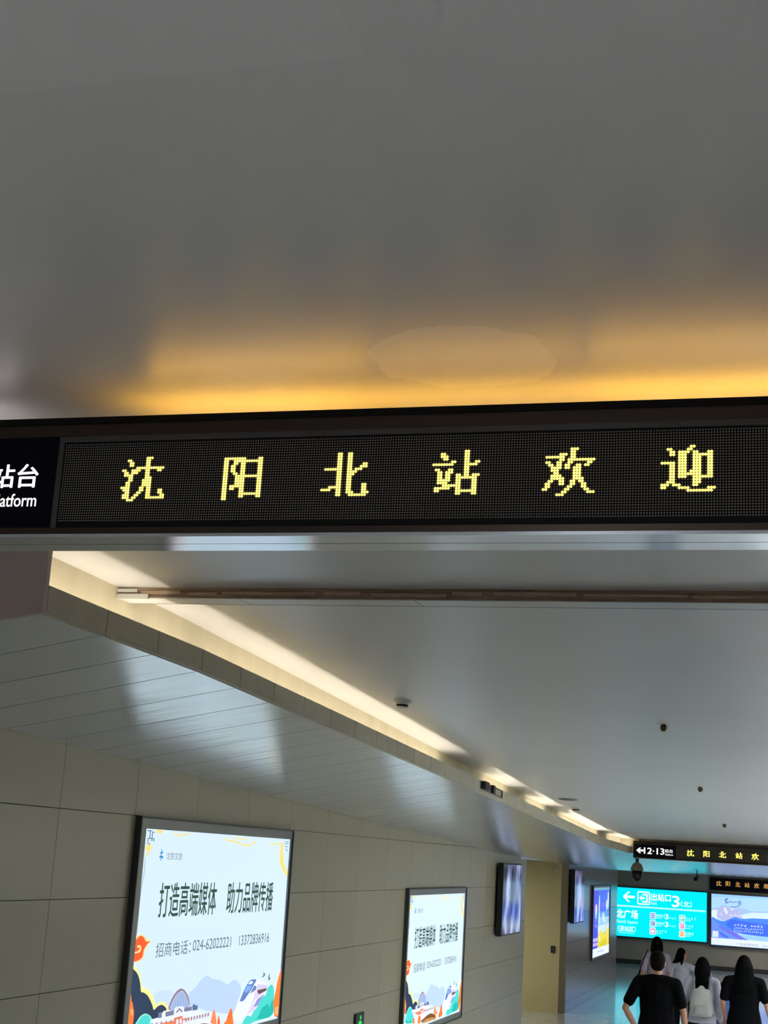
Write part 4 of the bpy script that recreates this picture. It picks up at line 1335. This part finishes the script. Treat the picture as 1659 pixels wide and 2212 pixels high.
def person(loc, rz, H, label, shirt, legs, hair='short', hair_m=None, larm=None, rarm=None, slim=1.0, sleeve='short',
           stride=0.10, look=0.0, shoe=(30, 30, 32), shorts=False):
    """a standing or walking figure, facing +y before rotation, joints scaled from a 1.75 m figure"""
    s = H / 1.75
    root = empty('person', loc, rz)
    tag(root, label, 'person', 'travellers in the passage')
    V = lambda x, y, z: Vector((x * s, y * s, z * s))
    w = slim
    sh = {1: V(0.185 * w, -0.005, 1.425), -1: V(-0.185 * w, -0.005, 1.425)}
    hip = {1: V(0.09 * w, 0, 0.93), -1: V(-0.09 * w, 0, 0.93)}
    arms = {-1: larm or ((-0.235, -0.02, 1.13), (-0.245, 0.07, 0.90)), 1: rarm or ((0.235, -0.02, 1.13), (0.245, 0.07, 0.90))}
    st = {1: stride, -1: -stride}
    body = Blob()
    body.limb([V(0, 0, 0.95), V(0, 0, 1.08), V(0, 0, 1.25), V(0, -0.005, 1.40)],
              [(0.155 * s * w, 0.105 * s), (0.130 * s * w, 0.095 * s), (0.155 * s * w, 0.110 * s), (0.150 * s * w, 0.085 * s)])
    body.limb([sh[-1], V(0, -0.01, 1.45), sh[1]], [0.055 * s, 0.062 * s, 0.055 * s])
    body.limb([V(0, -0.005, 1.42), V(0, 0.012, 1.56)], [0.060 * s, 0.052 * s])
    # head with jaw, nose, ears, brow
    hr = Matrix.Rotation(look, 4, 'Z')
    hc = V(0, 0.02, 1.638)

    def hd(x, y, z):
        return hc + (hr @ Vector((x, y, z))) * s
    body.ball(hd(0, 0, 0.012), (0.075 * s, 0.092 * s, 0.100 * s), 18)
    body.limb([hd(0, 0.03, -0.02), hd(0, 0.05, -0.085)], [0.062 * s, 0.036 * s])
    body.limb([hd(0, 0.090, 0.005), hd(0, 0.108, -0.028)], [0.009 * s, 0.014 * s])
    body.limb([hd(-0.03, 0.080, 0.022), hd(0.03, 0.080, 0.022)], [0.014 * s, 0.014 * s])
    body.limb([hd(-0.02, 0.083, -0.058), hd(0.02, 0.083, -0.058)], [0.009 * s, 0.009 * s])
    for sd in (-1, 1):
        body.limb([hd(0.076 * sd, -0.005, 0.015), hd(0.083 * sd, -0.012, -0.025)], [(0.010 * s, 0.016 * s), (0.008 * s, 0.011 * s)])
        e, h_ = (V(*a) for a in arms[sd])
        mid = sh[sd].lerp(e, 0.45)
        fm = e.lerp(h_, 0.35)
        body.limb([sh[sd], mid, e, fm, h_], [0.052 * s, 0.045 * s, 0.036 * s, 0.037 * s, 0.024 * s])
        hand(body, h_, e, -sd, s)
        k = V(0.095 * sd * w, 0.02 + 0.5 * st[sd], 0.50)
        an = V(0.095 * sd * w, -0.02 + st[sd], 0.09)
        body.limb([hip[sd], hip[sd].lerp(k, 0.5), k, k.lerp(an, 0.35), an], [0.082 * s, 0.072 * s, 0.054 * s, 0.054 * s, 0.036 * s])
        body.limb([an + V(0, -0.02, -0.045), an + V(0, 0.14, -0.062)], [(0.036 * s, 0.036 * s), (0.036 * s, 0.024 * s)])
    body_o = body.fuse('body', M_skin, root, 0.009 * max(s, 0.9), 3)
    # eyes
    for sd in (-1, 1):
        e_ = Blob()
        e_.ball(hd(0.030 * sd, 0.083, 0.006), 0.010 * s, 8)
        e_.mb.build('eye', mat('eye_dark', (25, 20, 18), rough=0.2), body_o)
    # shirt
    g = 0.014 * s
    c = Blob()
    c.limb([V(0, 0, 0.875), V(0, 0, 0.98), V(0, 0, 1.10), V(0, 0, 1.26), V(0, -0.006, 1.40)],
           [(0.208 * s * w, 0.150 * s), (0.192 * s * w, 0.140 * s), (0.168 * s * w, 0.122 * s), (0.176 * s * w, 0.128 * s), (0.168 * s * w, 0.100 * s)], caps=False)
    c.limb([sh[-1], V(0, -0.012, 1.455), sh[1]], [0.066 * s, 0.074 * s, 0.066 * s])
    for sd in (-1, 1):
        e, h_ = (V(*a) for a in arms[sd])
        if sleeve == 'short':
            c.limb([sh[sd], sh[sd].lerp(e, 0.35), sh[sd].lerp(e, 0.72)], [0.066 * s, 0.066 * s, 0.064 * s])
        else:
            c.limb([sh[sd], sh[sd].lerp(e, 0.5), e, e.lerp(h_, 0.5), e.lerp(h_, 0.88)], [0.066 * s, 0.066 * s, 0.056 * s, 0.052 * s, 0.040 * s])
    c.fuse('shirt', shirt, root, 0.011, 5)
    # trousers and shoes
    t = Blob()
    t.limb([V(-0.06 * w, 0, 0.95), V(0.06 * w, 0, 0.95)], [0.106 * s, 0.106 * s])
    for sd in (-1, 1):
        k = V(0.095 * sd * w, 0.02 + 0.5 * st[sd], 0.50)
        an = V(0.095 * sd * w, -0.02 + st[sd], 0.09)
        if shorts:
            t.limb([hip[sd], hip[sd].lerp(k, 0.5), hip[sd].lerp(k, 0.75)], [0.103 * s, 0.096 * s, 0.090 * s])
        else:
            t.limb([hip[sd], hip[sd].lerp(k, 0.5), k, k.lerp(an, 0.5), an], [0.094 * s, 0.090 * s, 0.074 * s, 0.070 * s, 0.062 * s])
    t.fuse('trousers', legs, root, 0.012, 5)
    for sd in (-1, 1):
        an = V(0.095 * sd * w, -0.02 + st[sd], 0.09)
        b = Blob()
        z0 = 0.042 * s
        b.limb([Vector((an.x, an.y - 0.035 * s, z0 + 0.012 * s)), Vector((an.x, an.y + 0.06 * s, z0)), Vector((an.x, an.y + 0.16 * s, z0 - 0.008 * s))],
               [(0.045 * s, 0.050 * s), (0.048 * s, 0.042 * s), (0.046 * s, 0.032 * s)])
        b.fuse('shoe', mat('shoe_%d_%d_%d' % shoe, shoe, rough=0.6), root, 0.010, 3)
    # hair
    hm = hair_m or M_hair
    h = Blob()
    h.ball(hd(0, -0.014, 0.032), (0.086 * s, 0.096 * s, 0.094 * s), 18)
    if hair == 'short':
        h.ball(hd(0, -0.030, -0.010), (0.080 * s, 0.076 * s, 0.085 * s), 16)
    elif hair == 'tail':
        h.ball(hd(0, -0.034, -0.01), (0.080 * s, 0.074 * s, 0.085 * s), 16)
        h.limb([hd(0, -0.10, 0.05), hd(0, -0.135, -0.03), hd(0.0, -0.13, -0.16), hd(0, -0.115, -0.24)], [0.030 * s, 0.038 * s, 0.034 * s, 0.014 * s])
    else:
        L = {'long': 0.36, 'mid': 0.20, 'verylong': 0.44}[hair]
        ww = {'long': 1.0, 'mid': 0.95, 'verylong': 1.3}[hair]
        h.ball(hd(0, -0.03, -0.02), (0.088 * s * ww ** .5, 0.086 * s, 0.10 * s), 16)
        h.limb([hd(0, -0.035, 0.0), hd(0, -0.055, -0.12), hd(0, -0.105, -0.12 - L * 0.4), hd(0, -0.110, -0.12 - L)],
               [(0.086 * s * ww, 0.07 * s), (0.096 * s * ww, 0.062 * s), (0.105 * s * ww, 0.040 * s), (0.060 * s * ww, 0.022 * s)])
        for sd in (-1, 1):
            h.limb([hd(0.066 * sd, 0.0, 0.03), hd(0.084 * sd * ww ** .3, -0.008, -0.06), hd(0.090 * sd * ww, -0.03, -0.19)], [0.030 * s, 0.028 * s, 0.020 * s])
    h.fuse('hair', hm, root, 0.009, 3)
    return root


def cloth(n, rgb):
    return mat(n, rgb, rough=0.9, spec=0.08, noise=0.06, nscale=12, bump=0.12, bscale=14)


C_black = cloth('cloth_black', (4, 4, 6))
C_jeans = cloth('cloth_denim', (38, 54, 100))
C_grey = cloth('cloth_pale_lilac', (150, 140, 155))
C_white = cloth('cloth_white', (164, 162, 174))
C_dark = cloth('cloth_dark', (14, 14, 18))
C_blue = cloth('cloth_blue', (58, 84, 140))
C_bluegrey = cloth('cloth_backpack', (168, 164, 160))

PEOPLE = {}
PEOPLE['A'] = person((-1.56, 16.6, 0), 0.06, 1.77, 'man in black tee and blue jeans with short hair and a hand on his hip', C_black, C_jeans, 'short', M_hairb,
                     larm=((-0.335, -0.07, 1.15), (-0.22, -0.08, 0.96)), rarm=((0.28, -0.03, 1.15), (0.31, 0.05, 0.90)), slim=1.08)
PEOPLE['F'] = person((-0.735, 19.2, 0), 0.03, 1.66, 'woman in black tee with very long loose dark hair, nearest to the right edge', C_black, C_dark, 'verylong', None,
                     larm=((-0.27, -0.03, 1.14), (-0.25, 0.12, 0.95)), rarm=((0.29, -0.02, 1.14), (0.36, 0.03, 0.90)), slim=1.12)
PEOPLE['D'] = person((-1.265, 19.5, 0), 0.0, 1.585, 'woman with a pale backpack, long sleeves and long black hair over her shoulder', C_white, C_dark, 'long', None, slim=0.98, sleeve='long',
                     larm=((-0.25, 0.0, 1.13), (-0.24, 0.10, 0.92)))
PEOPLE['C'] = person((-1.88, 24.0, 0), -0.15, 1.455, 'girl in white tee and black trousers reaching out her right arm, head turned right', C_white, C_dark, 'mid', None, look=-1.1, slim=0.90,
                     larm=((-0.24, 0.0, 1.12), (-0.29, 0.04, 0.97)), rarm=((0.43, 0.05, 1.30), (0.70, 0.10, 1.20)))
PEOPLE['B'] = person((-2.27, 24.0, 0), 0.0, 1.60, 'woman in pale lilac top with long black hair holding hands with the girl', C_grey, C_dark, 'mid', None, slim=0.95,
                     rarm=((0.225, 0.0, 1.13), (0.19, 0.05, 0.90)), larm=((-0.24, -0.01, 1.13), (-0.26, 0.06, 0.91)))
PEOPLE['E'] = person((-1.035, 20.6, 0), 0.1, 1.25, 'child in blue top half hidden beside the long haired woman in black', C_blue, C_dark, 'short', None, slim=1.0,
                     larm=((-0.30, 0.0, 1.18), (-0.42, 0.06, 1.02)))

# backpack on the woman's back
pk = empty('backpack', (-1.265, 19.5, 0))
tag(pk, 'pale grey backpack worn by the woman with the long sleeves', 'backpack')
s = 1.585 / 1.75
b = Blob()
b.limb([(0, -0.20 * s, 0.98 * s), (0, -0.205 * s, 1.10 * s), (0, -0.20 * s, 1.24 * s), (0, -0.175 * s, 1.34 * s)], [(0.155 * s, 0.09 * s), (0.165 * s, 0.105 * s), (0.155 * s, 0.095 * s), (0.11 * s, 0.05 * s)], caps=False)
b.fuse('bag_body', C_bluegrey, pk, 0.012, 4)
b = Blob()
b.limb([(0, -0.285 * s, 1.0 * s), (0, -0.29 * s, 1.10 * s), (0, -0.27 * s, 1.16 * s)], [(0.10 * s, 0.035 * s), (0.10 * s, 0.035 * s), (0.085 * s, 0.02 * s)], caps=False)
b.fuse('front_pocket', cloth('cloth_pocket', (150, 146, 144)), pk, 0.010, 3)
for sd in (-1, 1):
    b = Blob()
    b.limb([(0.10 * sd * s, -0.15 * s, 1.34 * s), (0.12 * sd * s, -0.03 * s, 1.545 * s), (0.135 * sd * s, 0.10 * s, 1.42 * s), (0.15 * sd * s, 0.125 * s, 1.2 * s), (0.16 * sd * s, -0.02 * s, 1.0 * s), (0.13 * sd * s, -0.14 * s, 0.98 * s)], [0.017 * s] * 6)
    b.fuse('strap', cloth('cloth_strap', (120, 120, 128)), pk, 0.009, 2)

# blue shoulder bag at the lilac woman's side
sb_ = empty('shoulder_bag', (-2.27, 24.0, 0))
tag(sb_, 'dark blue shoulder bag hanging at the lilac woman left side', 'bag')
s = 1.60 / 1.75
b = Blob()
b.limb([(-0.31 * s, -0.06 * s, 0.86 * s), (-0.32 * s, -0.06 * s, 1.0 * s), (-0.31 * s, -0.06 * s, 1.08 * s)], [(0.05 * s, 0.12 * s), (0.06 * s, 0.13 * s), (0.035 * s, 0.11 * s)])
b.fuse('bag_body', C_blue, sb_, 0.012, 3)
b = Blob()
b.limb([(-0.31 * s, -0.14 * s, 1.06 * s), (-0.22 * s, -0.13 * s, 1.36 * s), (-0.15 * s, -0.03 * s, 1.525 * s), (-0.22 * s, 0.11 * s, 1.36 * s), (-0.31 * s, 0.03 * s, 1.06 * s)], [0.012 * s] * 5)
b.fuse('strap', C_dark, sb_, 0.008, 2)
